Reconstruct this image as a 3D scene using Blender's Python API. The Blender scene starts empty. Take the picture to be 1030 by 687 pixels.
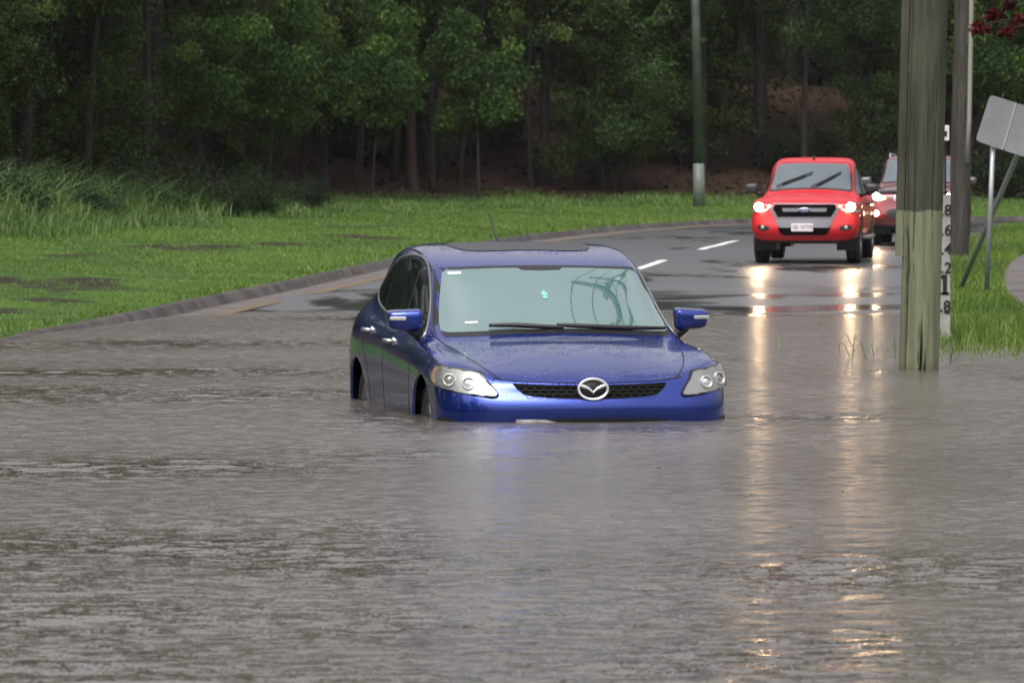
import bpy, bmesh, math, random
import numpy as np
from mathutils import Vector, Matrix, Euler
from mathutils.bvhtree import BVHTree

random.seed(7)
rng = np.random.default_rng(11)
R = math.radians
scene = bpy.context.scene
COL = scene.collection

# ------------------------------------------------------------------ camera
FPX, CX, CY = 5320.0, 515.0, 343.5
CAMH = 1.55
PITCH = math.atan((343.5 - 189.0) / FPX)
cam_d = bpy.data.cameras.new('camera')
cam = bpy.data.objects.new('camera', cam_d)
COL.objects.link(cam)
cam.location = (0, 0, CAMH)
cam.rotation_euler = (math.pi / 2 - PITCH, 0, 0)
cam_d.sensor_width = 36.0
cam_d.lens = 36.0 * FPX / 1030.0
cam_d.clip_start = 0.5
cam_d.clip_end = 3000
cam_d.dof.use_dof = True
cam_d.dof.focus_distance = 35.5
cam_d.dof.aperture_fstop = 10.0
scene.camera = cam


def ray(px, py):
    u = (px - CX) / FPX
    v = -(py - CY) / FPX
    c, s = math.cos(PITCH), math.sin(PITCH)
    return Vector((u, c + v * s, -s + v * c))


def at_Y(px, py, Y):
    d = ray(px, py)
    t = Y / d.y
    return Vector((d.x * t, Y, CAMH + d.z * t))


ZR_Y = [-60, 0, 5, 12, 20, 32, 38, 45, 53, 65.5, 91, 113, 130, 150, 180, 400]
ZR_Z = [0.15, 0.10, 0.03, -.35, -.58, -.55, -.46, -.27, -.13, 0.0, .25, .42, .51, .60, .68, .9]


def uneven(X, Y):
    return .016 * np.sin(X * .9 + 1.3 * np.sin(Y * .21)) * np.sin(Y * .33 + X * .2) + .008 * np.sin(X * 2.1 + 1) * np.sin(Y * .9)


def zr(Y):
    return np.interp(Y, ZR_Y, ZR_Z)


def on_road(px, py, dz=0.0):
    """point on the road surface (+dz) seen at a pixel of the survey photo"""
    d = ray(px, py)
    best = None
    for k in range(4000):
        Y = 12 + k * 0.06
        z = CAMH + d.z / d.y * Y
        e = abs(z - (float(zr(Y)) + dz))
        if z <= float(zr(Y)) + dz:
            return Vector((d.x / d.y * Y, Y, float(zr(Y)) + dz))
    return Vector((d.x / d.y * 200, 200, 1))


# ------------------------------------------------------------------ helpers
def smooth(pts, n=8, closed=False):
    P = [Vector(p) for p in pts]
    out = []
    m = len(P)
    rngi = range(m if closed else m - 1)
    for i in rngi:
        if closed:
            p0, p1, p2, p3 = P[(i - 1) % m], P[i], P[(i + 1) % m], P[(i + 2) % m]
        else:
            p1, p2 = P[i], P[i + 1]
            p0 = P[i - 1] if i > 0 else p1 * 2 - p2
            p3 = P[i + 2] if i + 2 < m else p2 * 2 - p1
        for k in range(n):
            t = k / n
            out.append(0.5 * ((2 * p1) + (p2 - p0) * t + (2 * p0 - 5 * p1 + 4 * p2 - p3) * t * t
                              + (3 * p1 - p0 - 3 * p2 + p3) * t ** 3))
    if not closed:
        out.append(P[-1])
    return out


def link(name, me, mat=None, parent=None, sm=False):
    o = bpy.data.objects.new(name, me)
    COL.objects.link(o)
    if mat is not None:
        if isinstance(mat, (list, tuple)):
            for m in mat:
                me.materials.append(m)
        else:
            me.materials.append(mat)
    if parent is not None:
        o.parent = parent
    if sm:
        for p in me.polygons:
            p.use_smooth = True
    return o


def from_bm(name, bm, mat=None, parent=None, sm=False):
    me = bpy.data.meshes.new(name)
    bm.to_mesh(me)
    bm.free()
    return link(name, me, mat, parent, sm)


def tag(o, label=None, cat=None, group=None, kind=None):
    if label: o['label'] = label
    if cat: o['category'] = cat
    if group: o['group'] = group
    if kind: o['kind'] = kind
    return o


def empty(name, loc=(0, 0, 0)):
    o = bpy.data.objects.new(name, None)
    COL.objects.link(o)
    o.location = loc
    o.empty_display_size = 0.3
    return o


def box(bm, c, s, rot=None, bevel=0.0):
    m = Matrix.Translation(c)
    if rot is not None:
        m = m @ Euler(rot).to_matrix().to_4x4()
    m = m @ Matrix.Diagonal((s[0], s[1], s[2], 1))
    r = bmesh.ops.create_cube(bm, size=1.0, matrix=m)
    if bevel > 0:
        es = list({e for v in r['verts'] for e in v.link_edges})
        bmesh.ops.bevel(bm, geom=es, offset=bevel, segments=2, affect='EDGES', profile=.6)


def tube(bm, pts, rad, seg=8, cap=True):
    """tapered tube through the points; rad a number or a list"""
    pts = [Vector(p) for p in pts]
    if not isinstance(rad, (list, tuple)):
        rad = [rad] * len(pts)
    rings = []
    prev = None
    for i, p in enumerate(pts):
        d = (pts[min(i + 1, len(pts) - 1)] - pts[max(i - 1, 0)]).normalized()
        if prev is None:
            a = Vector((1, 0, 0)) if abs(d.x) < .8 else Vector((0, 1, 0))
            u = d.cross(a).normalized()
        else:
            u = (prev - d * prev.dot(d)).normalized()
        prev = u
        w = d.cross(u)
        rings.append([bm.verts.new(p + (u * math.cos(t) + w * math.sin(t)) * rad[i])
                      for t in [2 * math.pi * k / seg for k in range(seg)]])
    for a, b in zip(rings, rings[1:]):
        for k in range(seg):
            bm.faces.new((a[k], a[(k + 1) % seg], b[(k + 1) % seg], b[k]))
    if cap:
        bm.faces.new(rings[0][::-1])
        bm.faces.new(rings[-1])


def lathe(bm, prof, seg=32, axis='x', closed=False, M=None):
    """prof: list of (axial, radius)"""
    rings = []
    for a, r in prof:
        ring = []
        for k in range(seg):
            t = 2 * math.pi * k / seg
            if axis == 'x':
                v = Vector((a, r * math.cos(t), r * math.sin(t)))
            elif axis == 'y':
                v = Vector((r * math.cos(t), a, r * math.sin(t)))
            else:
                v = Vector((r * math.cos(t), r * math.sin(t), a))
            if M: v = M @ v
            ring.append(bm.verts.new(v))
        rings.append(ring)
    prs = list(zip(rings, rings[1:]))
    if closed: prs.append((rings[-1], rings[0]))
    for a, b in prs:
        for k in range(seg):
            bm.faces.new((a[k], a[(k + 1) % seg], b[(k + 1) % seg], b[k]))
    return rings


def np_mesh(name, verts, faces, attr=None):
    """verts (N,3), faces (M,k) all of the same size; attr dict name->(N,) floats"""
    me = bpy.data.meshes.new(name)
    n, m, k = len(verts), len(faces), faces.shape[1]
    me.vertices.add(n)
    me.vertices.foreach_set('co', verts.astype(np.float32).ravel())
    me.loops.add(m * k)
    me.loops.foreach_set('vertex_index', faces.astype(np.int32).ravel())
    me.polygons.add(m)
    me.polygons.foreach_set('loop_start', (np.arange(m) * k).astype(np.int32))
    me.update(calc_edges=True)
    if attr:
        for nm, a in attr.items():
            at = me.attributes.new(nm, 'FLOAT', 'POINT')
            at.data.foreach_set('value', a.astype(np.float32))
    return me


def text_mesh(body, size, extrude=0.002, align='CENTER', bold=0.0):
    cu = bpy.data.curves.new('lettering', 'FONT')
    cu.body = body
    cu.size = size
    cu.extrude = extrude
    cu.offset = bold
    cu.align_x = align
    cu.align_y = 'CENTER'
    cu.resolution_u = 3
    o = bpy.data.objects.new('lettering', cu)
    COL.objects.link(o)
    dg = bpy.context.evaluated_depsgraph_get()
    me = bpy.data.meshes.new_from_object(o.evaluated_get(dg))
    bpy.data.objects.remove(o)
    return me


# ------------------------------------------------------------------ materials
def mat(name, base=(.5, .5, .5), rough=.5, metal=0, coat=0, coat_rough=.03, ior=1.45, emit=None, estr=0,
        var=0.0, vscale=5.0, bump=0.0, bscale=20.0, base2=None, spec=.5, obj_rand=0.0):
    m = bpy.data.materials.new(name)
    m.use_nodes = True
    nt = m.node_tree
    N, L = nt.nodes, nt.links
    b = N['Principled BSDF']
    b.inputs['Base Color'].default_value = (*base, 1)
    b.inputs['Roughness'].default_value = rough
    b.inputs['Metallic'].default_value = metal
    b.inputs['Coat Weight'].default_value = coat
    b.inputs['Coat Roughness'].default_value = coat_rough
    b.inputs['IOR'].default_value = ior
    b.inputs['Specular IOR Level'].default_value = spec
    if emit:
        b.inputs['Emission Color'].default_value = (*emit, 1)
        b.inputs['Emission Strength'].default_value = estr
    tc = N.new('ShaderNodeTexCoord')
    if var > 0 or base2:
        nz = N.new('ShaderNodeTexNoise')
        nz.inputs['Scale'].default_value = vscale
        nz.inputs['Detail'].default_value = 6
        L.new(tc.outputs['Object'], nz.inputs['Vector'])
        mx = N.new('ShaderNodeMix')
        mx.data_type = 'RGBA'
        c2 = base2 or tuple(c * (1 - var) for c in base)
        c1 = base if base2 else tuple(min(1, c * (1 + var)) for c in base)
        rp = N.new('ShaderNodeValToRGB')
        rp.color_ramp.elements[0].position = .35
        rp.color_ramp.elements[1].position = .65
        L.new(nz.outputs['Fac'], rp.inputs['Fac'])
        L.new(rp.outputs['Color'], mx.inputs['Factor'])
        mx.inputs['A'].default_value = (*c2, 1)
        mx.inputs['B'].default_value = (*c1, 1)
        L.new(mx.outputs['Result'], b.inputs['Base Color'])
    if bump > 0:
        nb = N.new('ShaderNodeTexNoise')
        nb.inputs['Scale'].default_value = bscale
        nb.inputs['Detail'].default_value = 4
        L.new(tc.outputs['Object'], nb.inputs['Vector'])
        bp = N.new('ShaderNodeBump')
        bp.inputs['Strength'].default_value = 1
        bp.inputs['Distance'].default_value = bump
        L.new(nb.outputs['Fac'], bp.inputs['Height'])
        L.new(bp.outputs['Normal'], b.inputs['Normal'])
    return m


def node(nt, t, **kw):
    n = nt.nodes.new(t)
    for k, v in kw.items():
        if k.startswith('_'):
            setattr(n, k[1:], v)
        else:
            n.inputs[k.replace('__', ' ')].default_value = v
    return n


def math_n(nt, op, a, b=None, clamp=False):
    n = nt.nodes.new('ShaderNodeMath')
    n.operation = op
    n.use_clamp = clamp
    for i, v in enumerate((a, b)):
        if v is None: continue
        if isinstance(v, (int, float)):
            n.inputs[i].default_value = v
        else:
            nt.links.new(v, n.inputs[i])
    return n.outputs[0]


def mix_col(nt, fac, a, b):
    n = nt.nodes.new('ShaderNodeMix')
    n.data_type = 'RGBA'
    for s, v in (('Factor', fac), ('A', a), ('B', b)):
        if isinstance(v, (int, float)):
            n.inputs[s].default_value = v
        elif isinstance(v, tuple):
            n.inputs[s].default_value = (*v, 1)
        else:
            nt.links.new(v, n.inputs[s])
    return n.outputs['Result']


def ramp(nt, src, lo, hi, a=0.0, b=1.0):
    n = nt.nodes.new('ShaderNodeMapRange')
    n.interpolation_type = 'SMOOTHSTEP'
    nt.links.new(src, n.inputs['Value'])
    n.inputs['From Min'].default_value = lo
    n.inputs['From Max'].default_value = hi
    n.inputs['To Min'].default_value = a
    n.inputs['To Max'].default_value = b
    return n.outputs['Result']


def noise(nt, scale, detail=3, vec=None, rough=.5, dim='3D', stretch=None):
    n = nt.nodes.new('ShaderNodeTexNoise')
    n.inputs['Scale'].default_value = scale
    n.inputs['Detail'].default_value = detail
    n.inputs['Roughness'].default_value = rough
    if vec is None:
        tc = nt.nodes.new('ShaderNodeTexCoord')
        vec = tc.outputs['Object']
    if stretch:
        mp = nt.nodes.new('ShaderNodeMapping')
        mp.inputs['Scale'].default_value = stretch
        nt.links.new(vec, mp.inputs['Vector'])
        vec = mp.outputs['Vector']
    nt.links.new(vec, n.inputs['Vector'])
    return n.outputs['Fac']


# ------------------------------------------------------------------ world and light
w = bpy.data.worlds.new('World')
scene.world = w
w.use_nodes = True
nt = w.node_tree
bg = nt.nodes['Background']
sky = nt.nodes.new('ShaderNodeTexSky')
sky.sky_type = 'NISHITA'
sky.sun_disc = False
SUN_EL, SUN_ROT = R(62), R(200)
sky.sun_elevation = SUN_EL
sky.sun_rotation = SUN_ROT
sky.dust_density = 6
sky.air_density = 1.2
hs = nt.nodes.new('ShaderNodeHueSaturation')
hs.inputs['Saturation'].default_value = 0.10
nt.links.new(sky.outputs['Color'], hs.inputs['Color'])
tcw = nt.nodes.new('ShaderNodeTexCoord')
sp = nt.nodes.new('ShaderNodeSeparateXYZ')
nt.links.new(tcw.outputs['Generated'], sp.inputs[0])
# overcast: cloud cover brighter overhead than at the horizon, softly mottled
cl = noise(nt, 2.2, 4, tcw.outputs['Generated'])
g = ramp(nt, sp.outputs['Z'], -.05, .75, .98, 1.72)
g2 = math_n(nt, 'MULTIPLY', g, ramp(nt, cl, .3, .7, .86, 1.14))
mul = nt.nodes.new('ShaderNodeMix')
mul.data_type = 'RGBA'
mul.blend_type = 'MULTIPLY'
mul.inputs['Factor'].default_value = 1
nt.links.new(hs.outputs['Color'], mul.inputs['A'])
cw = nt.nodes.new('ShaderNodeCombineColor')
nt.links.new(math_n(nt, 'MULTIPLY', g2, 1.02), cw.inputs[0])
nt.links.new(math_n(nt, 'MULTIPLY', g2, .99), cw.inputs[1])
nt.links.new(math_n(nt, 'MULTIPLY', g2, 1.02), cw.inputs[2])
nt.links.new(cw.outputs[0], mul.inputs['B'])
nt.links.new(mul.outputs['Result'], bg.inputs['Color'])
bg.inputs['Strength'].default_value = 0.15

sl = bpy.data.lights.new('sun', 'SUN')
sl.energy = 0.6
sl.angle = R(30)
sl.color = (1, .97, .93)
so = bpy.data.objects.new('sun', sl)
COL.objects.link(so)
# direction to the sun: azimuth measured like the sky node (rotation about z from +Y, clockwise)
sd = Vector((math.sin(SUN_ROT) * math.cos(SUN_EL), math.cos(SUN_ROT) * math.cos(SUN_EL), math.sin(SUN_EL)))
so.rotation_euler = sd.to_track_quat('Z', 'Y').to_euler()

scene.view_settings.view_transform = 'Standard'
scene.view_settings.look = 'None'
scene.view_settings.gamma = 1
scene.view_settings.exposure = 0.08
scene.cycles.max_bounces = 8
scene.cycles.transparent_max_bounces = 8
scene.cycles.sample_clamp_indirect = 6
scene.cycles.use_denoising = True

# ------------------------------------------------------------------ road lines on the plan
lk = [(-8.2, -60), (-7.2, -20), (-6.4, 10), (-5.9, 30), (-5.45, 42)]
for px, py in [(25, 336.5), (80, 326), (200, 301), (300, 281), (390, 262), (500, 241.5), (560, 234), (640, 226.5), (755, 220.5)]:
    p = on_road(px, py, .12)
    lk.append((p.x, p.y))
e = lk[-1]
lk += [(e[0] + 5, e[1] + 5.5), (e[0] + 12, e[1] + 9), (e[0] + 24, e[1] + 11), (e[0] + 60, e[1] + 9)]
LK = np.array([(p.x, p.y) for p in smooth([(a, b, 0) for a, b in lk], 6)])
re = [(1.4, -60), (2.0, -20), (2.4, 10), (2.6, 30), (3.0, 45), (4.15, 53), (5.35, 67), (7.5, 93), (9.8, 111), (11.2, 122), (13.6, 131),
      (18, 138), (27, 143), (50, 146), (85, 144)]
RE = np.array([(p.x, p.y) for p in smooth([(a, b, 0) for a, b in re], 6)])


def sdist(P, X, Y):
    """signed distance (positive to the left of the line) and Y of the nearest point"""
    X = np.asarray(X, float).ravel()
    Y = np.asarray(Y, float).ravel()
    best = np.full(X.shape, 1e18)
    sg = np.zeros(X.shape)
    yn = np.zeros(X.shape)
    for a, b in zip(P[:-1], P[1:]):
        d = b - a
        l2 = d @ d
        t = np.clip(((X - a[0]) * d[0] + (Y - a[1]) * d[1]) / l2, 0, 1)
        nx, ny = a[0] + t * d[0], a[1] + t * d[1]
        q = (X - nx) ** 2 + (Y - ny) ** 2
        m = q < best
        best[m] = q[m]
        yn[m] = ny[m]
        sg[m] = np.sign(d[0] * (Y[m] - a[1]) - d[1] * (X[m] - a[0]))
    return np.sqrt(best) * sg, yn


def ground(X, Y, cut=True):
    X = np.asarray(X, float)
    sh = X.shape
    X, Y = X.ravel(), np.asarray(Y, float).ravel()
    dL, yl = sdist(LK, X, Y)
    dR, yr = sdist(RE, X, Y)
    dR = -dR
    z = zr(Y) - (.07 if cut else 0)
    m = dL > 0
    prof = np.interp(dL, [0, .1, 9, 14, 26, 44, 70, 300], [.09, .125, .46, .75, 3.2, 6.2, 6.6, 7.0])
    bumps = .05 * np.sin(X * 1.3 + Y * .35) * np.sin(Y * .23) * np.clip(dL / 4, 0, 1) + .25 * np.sin(X * .31 + 2) * np.sin(Y * .19) * np.clip((dL - 14) / 8, 0, 1)
    z = np.where(m, zr(yl) + prof + bumps, z)
    m = dR > 0
    prof = np.interp(dR, [0, .1, 5, 15, 60, 300], [.09, .125, .25, .6, 1.4, 2])
    bumps = .02 * np.sin(X * 2.3 + Y * .35) * np.sin(Y * .33) * np.clip(dR / 2, 0, 1)
    z = np.where(m, zr(yr) + prof + bumps, z)
    return z.reshape(sh), dL.reshape(sh), dR.reshape(sh)


def gz(x, y):
    return float(ground(np.array([x]), np.array([y]), False)[0][0])


def on_ground(px, py):
    d = ray(px, py)
    Ys = np.arange(20, 240, .1)
    zz = CAMH + d.z / d.y * Ys
    X = d.x / d.y * Ys
    G = ground(X, Ys, False)[0]
    i = np.argmax(zz <= G)
    return Vector((X[i], Ys[i], G[i]))


# ------------------------------------------------------------------ ground sheet
def axis_pts(segs):
    out = []
    for a, b, s in segs:
        out += list(np.arange(a, b, s))
    return np.array(out)


gx = axis_pts([(-900, -100, 100), (-100, -40, 6), (-40, -16, 1.2), (-16, 24, .35), (24, 48, 1.2), (48, 100, 6), (100, 1000, 100)])
gy = axis_pts([(-600, -60, 60), (-60, 0, 6), (0, 45, 1.5), (45, 175, .5), (175, 215, 1.5), (215, 300, 6), (300, 1500, 100)])
GX, GY = np.meshgrid(gx, gy)
GZ, GL, GR = ground(GX, GY)
nx, ny = len(gx), len(gy)
V = np.stack([GX.ravel(), GY.ravel(), GZ.ravel()], 1)
ii = (np.arange(ny - 1)[:, None] * nx + np.arange(nx - 1)[None, :]).ravel()
Fq = np.stack([ii, ii + 1, ii + nx + 1, ii + nx], 1)
litter = np.clip((GL.ravel() - 10.5) / 3.0, 0, 1)


def mud_mask(X, Y):
    """bare muddy scrapes in the mown lawn (soft 0..1)"""
    X, Y = np.asarray(X, float), np.asarray(Y, float)
    m = np.zeros(X.shape)
    for px, py, rx, ry in MUD:
        m = np.maximum(m, np.exp(-(((X - px) / rx) ** 2 + ((Y - py) / ry) ** 2)))
    n = .5 + .25 * np.sin(X * 3.1 + np.sin(Y * .9) * 2) * np.sin(Y * .7 + np.sin(X * 2.1) * 1.7) + .3 * np.sin(X * 9.1 + 2 * np.sin(Y * 2.9)) * np.sin(Y * 3.7 + 2 * np.sin(X * 5.1))
    return np.clip(m * 1.6 * (n - .10), 0, 1)


MUD = []
for px, py, rx, ry in [(72, 288, .8, 4.0), (110, 284, .9, 2.5), (20, 282, 1.3, 1.5), (70, 303, .6, 1.3), (200, 249, 1.5, 2.0),
                       (270, 246, 1.5, 2.0), (350, 239, 1.4, 2.5), (75, 256, .6, 2.0), (5, 314, .4, 1.5), (330, 228, 2, 3)]:
    p = on_ground(px, py)
    MUD.append((p.x, p.y, rx, ry))
mudv = mud_mask(V[:, 0], V[:, 1])
me = np_mesh('ground', V, Fq, {'litter': litter, 'mud': mudv})
for p in me.polygons: p.use_smooth = True
gm = bpy.data.materials.new('lawn_soil')
gm.use_nodes = True
nt = gm.node_tree
b = nt.nodes['Principled BSDF']
al = node(nt, 'ShaderNodeAttribute', _attribute_name='litter')
am = node(nt, 'ShaderNodeAttribute', _attribute_name='mud')
n1 = noise(nt, .55, 5)
n2 = noise(nt, 6, 5)
n3 = noise(nt, 30, 4)
green = mix_col(nt, ramp(nt, n1, .35, .65), (.035, .085, .010), (.065, .14, .016))
green = mix_col(nt, ramp(nt, n2, .5, .75), green, (.05, .06, .015))
brown = mix_col(nt, ramp(nt, n2, .35, .65), (.018, .011, .007), (.055, .032, .018))
brown = mix_col(nt, ramp(nt, n3, .55, .7), brown, (.10, .06, .035))
mudc = mix_col(nt, ramp(nt, n3, .4, .6), (.014, .011, .008), (.040, .030, .020))
c = mix_col(nt, ramp(nt, am.outputs['Fac'], .25, .6), green, mudc)
c = mix_col(nt, al.outputs['Fac'], c, brown)
nt.links.new(c, b.inputs['Base Color'])
b.inputs['Roughness'].default_value = .85
b.inputs['Specular IOR Level'].default_value = .2
bp = nt.nodes.new('ShaderNodeBump')
bp.inputs['Distance'].default_value = .06
nt.links.new(n3, bp.inputs['Height'])
nt.links.new(bp.outputs['Normal'], b.inputs['Normal'])
tag(link('ground', me, gm), kind='structure')


# ------------------------------------------------------------------ road, kerb, markings
def resample(P, n):
    s = np.concatenate([[0], np.cumsum(np.linalg.norm(np.diff(P, axis=0), axis=1))])
    t = np.linspace(0, s[-1], n)
    return np.stack([np.interp(t, s, P[:, 0]), np.interp(t, s, P[:, 1])], 1)


def offset(P, d):
    T = np.gradient(P, axis=0)
    T /= np.linalg.norm(T, axis=1)[:, None]
    return P + np.stack([-T[:, 1], T[:, 0]], 1) * d


def strip_mesh(name, P, prof, m, attr=None):
    """P plan line, prof list of (offset to left, dz, use road z)"""
    n, k = len(P), len(prof)
    V = []
    for off, dz in prof:
        Q = offset(P, off)
        V.append(np.stack([Q[:, 0], Q[:, 1], zr(P[:, 1]) + dz], 1))
    V = np.stack(V, 1).reshape(-1, 3)
    i = (np.arange(n - 1)[:, None] * k + np.arange(k - 1)[None, :]).ravel()
    F = np.stack([i, i + k, i + k + 1, i + 1], 1)
    me = np_mesh(name, V, F)
    return link(name, me, m)


NL = 900
Lr = resample(LK, NL)
Rr = resample(RE, NL)
MX = 40
tt = np.linspace(0, 1, MX)
XY = Lr[:, None, :] * (1 - tt)[None, :, None] + Rr[:, None, :] * tt[None, :, None]
env = (np.clip(tt * 8, 0, 1) * np.clip((1 - tt) * 8, 0, 1))[None, :]
V = np.concatenate([XY, (zr(XY[..., 1]) + uneven(XY[..., 0], XY[..., 1]) * env)[..., None]], 2).reshape(-1, 3)
i = (np.arange(NL - 1)[:, None] * MX + np.arange(MX - 1)[None, :]).ravel()
F = np.stack([i, i + 1, i + MX + 1, i + MX], 1)
rm = bpy.data.materials.new('wet_asphalt')
rm.use_nodes = True
nt = rm.node_tree
b = nt.nodes['Principled BSDF']
na = noise(nt, 90, 3)
nb = noise(nt, .22, 4, stretch=(1.5, .45, 1))
nc = noise(nt, 1.1, 3, stretch=(1.6, .35, 1))
c = mix_col(nt, ramp(nt, na, .35, .65), (.036, .038, .042), (.075, .078, .084))
pud = ramp(nt, math_n(nt, 'ADD', math_n(nt, 'MULTIPLY', nb, .75), math_n(nt, 'MULTIPLY', nc, .25)), .49, .62, 0, .85)
tcr = nt.nodes.new('ShaderNodeTexCoord')
sxr = nt.nodes.new('ShaderNodeSeparateXYZ')
nt.links.new(tcr.outputs['Object'], sxr.inputs[0])
film = math_n(nt, 'MULTIPLY', ramp(nt, sxr.outputs['Y'], 84, 68, 0, 1), ramp(nt, noise(nt, .5, 4, stretch=(.5, .5, 1)), .40, .58))
pud = math_n(nt, 'MAXIMUM', pud, math_n(nt, 'MULTIPLY', film, .9))
c = mix_col(nt, pud, c, (.035, .036, .037))
nt.links.new(c, b.inputs['Base Color'])
rg = ramp(nt, pud, 0, 1, .36, .13)
nt.links.new(rg, b.inputs['Roughness'])
b.inputs['Coat Weight'].default_value = .5
nt.links.new(ramp(nt, pud, 0, 1, .33, .10), b.inputs['Coat Roughness'])
bp = nt.nodes.new('ShaderNodeBump')
bp.inputs['Distance'].default_value = .004
nt.links.new(noise(nt, 35, 4), bp.inputs['Height'])
nt.links.new(ramp(nt, pud, 0, 1, 1, .25), bp.inputs['Strength'])
nt.links.new(bp.outputs['Normal'], b.inputs['Normal'])
ROADM = rm
tag(link('road', np_mesh('road', V, F), rm), kind='structure')

m_conc = mat('wet_concrete', (.15, .14, .13), .45, var=.22, vscale=1.5, bump=.004, bscale=30)
m_gut = mat('gutter_concrete', (.10, .088, .08), .7, spec=.3, var=.18, vscale=1.2)
m_stain = mat('rusty_gutter_edge', (.15, .098, .035), .45, base2=(.09, .07, .045), vscale=2.0, spec=.3)
m_line = mat('white_road_paint', (.75, .75, .73), .4, var=.1, vscale=8)
Lk2 = Lr[(Lr[:, 1] > 10)]
k = strip_mesh('kerb', Lk2, [(-.16, .010), (-.11, .03), (-.06, .115), (.0, .13), (.07, .13), (.09, .03)],
               mat('dark_kerb_concrete', (.060, .052, .050), .8, spec=.2, var=.4, vscale=2.5, bump=.004, bscale=25))
tag(k, kind='structure')
tag(strip_mesh('gutter', Lk2, [(-.52, .006), (-.3, .008), (-.16, .010)], m_gut), kind='structure')
tag(strip_mesh('gutter_edge', Lk2, [(-.72, .005), (-.52, .006)], m_stain), kind='structure')
# centre dashes
for (a, b_) in [((641, 270.3), (668, 262.2)), ((705, 251.2), (741, 242.3))]:
    A, B = on_road(*a), on_road(*b_)
    d = (B - A).normalized()
    n_ = Vector((-d.y, d.x, 0)).normalized() * .075
    bm = bmesh.new()
    pr = None
    for t in np.linspace(0, 1, 12):
        q = A.lerp(B, t)
        z = float(zr(q.y)) + float(uneven(q.x, q.y)) + .006
        v1, v2 = bm.verts.new((q.x + n_.x, q.y + n_.y, z)), bm.verts.new((q.x - n_.x, q.y - n_.y, z))
        if pr: bm.faces.new((pr[0], v1, v2, pr[1])[::-1])
        pr = (v1, v2)
    tag(from_bm('road_marking', bm, m_line), kind='structure')

# ------------------------------------------------------------------ footpath on the right verge
pp = [(1180, 246), (1080, 251), (1034, 257), (1017, 266), (1010, 276), (1009, 288), (1016, 300), (1035, 311), (1090, 322), (1180, 330)]
pl = smooth([tuple(on_ground(a, b_)) for a, b_ in pp], 5)
inner = [(1180, 262), (1090, 266), (1062, 272), (1052, 280), (1052, 286), (1060, 292), (1085, 298), (1120, 302), (1180, 306), (1240, 309)]
pi_ = smooth([tuple(on_ground(a, b_)) for a, b_ in inner], 5)
bm = bmesh.new()
pr = None
PATH_POLY = [(p.x, p.y) for p in pl] + [(p.x, p.y) for p in pi_[::-1]]
for p, q in zip(pl, pi_):
    row = []
    for t in (0, .33, .66, 1):
        r_ = p.lerp(q, t)
        row.append(bm.verts.new((r_.x, r_.y, gz(r_.x, r_.y) + .03)))
    if pr:
        for k in range(3):
            bm.faces.new((pr[k], pr[k + 1], row[k + 1], row[k]))
    pr = row
bmesh.ops.recalc_face_normals(bm, faces=bm.faces)
pm = mat('path_concrete', (.10, .09, .085), .7, spec=.25, var=.15, vscale=1.5)
nt = pm.node_tree
wv = nt.nodes.new('ShaderNodeTexWave')
wv.bands_direction = 'Y'
wv.inputs['Scale'].default_value = .10
wv.inputs['Distortion'].default_value = .3
tc = nt.nodes.new('ShaderNodeTexCoord')
nt.links.new(tc.outputs['Object'], wv.inputs['Vector'])
bs = nt.nodes['Principled BSDF']
src = bs.inputs['Base Color'].links[0].from_socket
nt.links.new(mix_col(nt, ramp(nt, wv.outputs['Fac'], .0, .12), (.07, .065, .06), src), bs.inputs['Base Color'])
tag(from_bm('footpath', bm, pm), kind='structure')

# ------------------------------------------------------------------ water
def lowf(X, Y, a, b, ph):
    return np.sin(X * a + 1.7 * np.sin(Y * b * .6 + ph) + ph) * np.sin(Y * b + 1.3 * np.sin(X * a * 1.7 + ph * 2))


def waves(X, Y):
    rs = np.random.default_rng(5)
    Z = np.zeros(X.shape)
    n = 110
    lam = np.exp(rs.uniform(np.log(.14), np.log(.65), n))
    ang = rs.normal(0, .6, n) + math.pi / 2 + .25
    ph = rs.random(n) * 6.28
    # gusts: bands of ruffled water between smooth rain-pocked reaches
    wob = .5 + .5 * lowf(X, Y, 1.1, 1.3, 1.0)
    wob2 = .5 + .5 * lowf(X, Y, 2.6, 2.2, 4.0)
    g_ = np.zeros(X.shape)
    for gx_, gy_, rx_, ry_, st_ in GUSTS:
        g_ = np.maximum(g_, st_ * np.exp(-((X - gx_) / rx_) ** 2 - ((Y - gy_ - .12 * (X - gx_)) / ry_) ** 2))
    near = np.clip((25 - Y) / 8, 0, 1)
    amp = np.clip(.17 + .78 * g_ * np.clip(.25 + .65 * wob + .45 * wob2 - .15, 0, 1.2) + .42 * near * (.3 + .7 * wob), .15, 1.1)
    for l, a, q in zip(lam, ang, ph):
        k = 2 * math.pi / l
        slope = WSLOPE * math.sqrt(2 / n) * (1.0 if l < .7 else .8)
        wob = .25 * np.sin(X * .8 / (l + .3) + q) * 2
        Z += slope / k * np.sin(k * (X * math.cos(a) + Y * math.sin(a)) + q * 3 + wob)
    return Z * amp, amp


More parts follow.
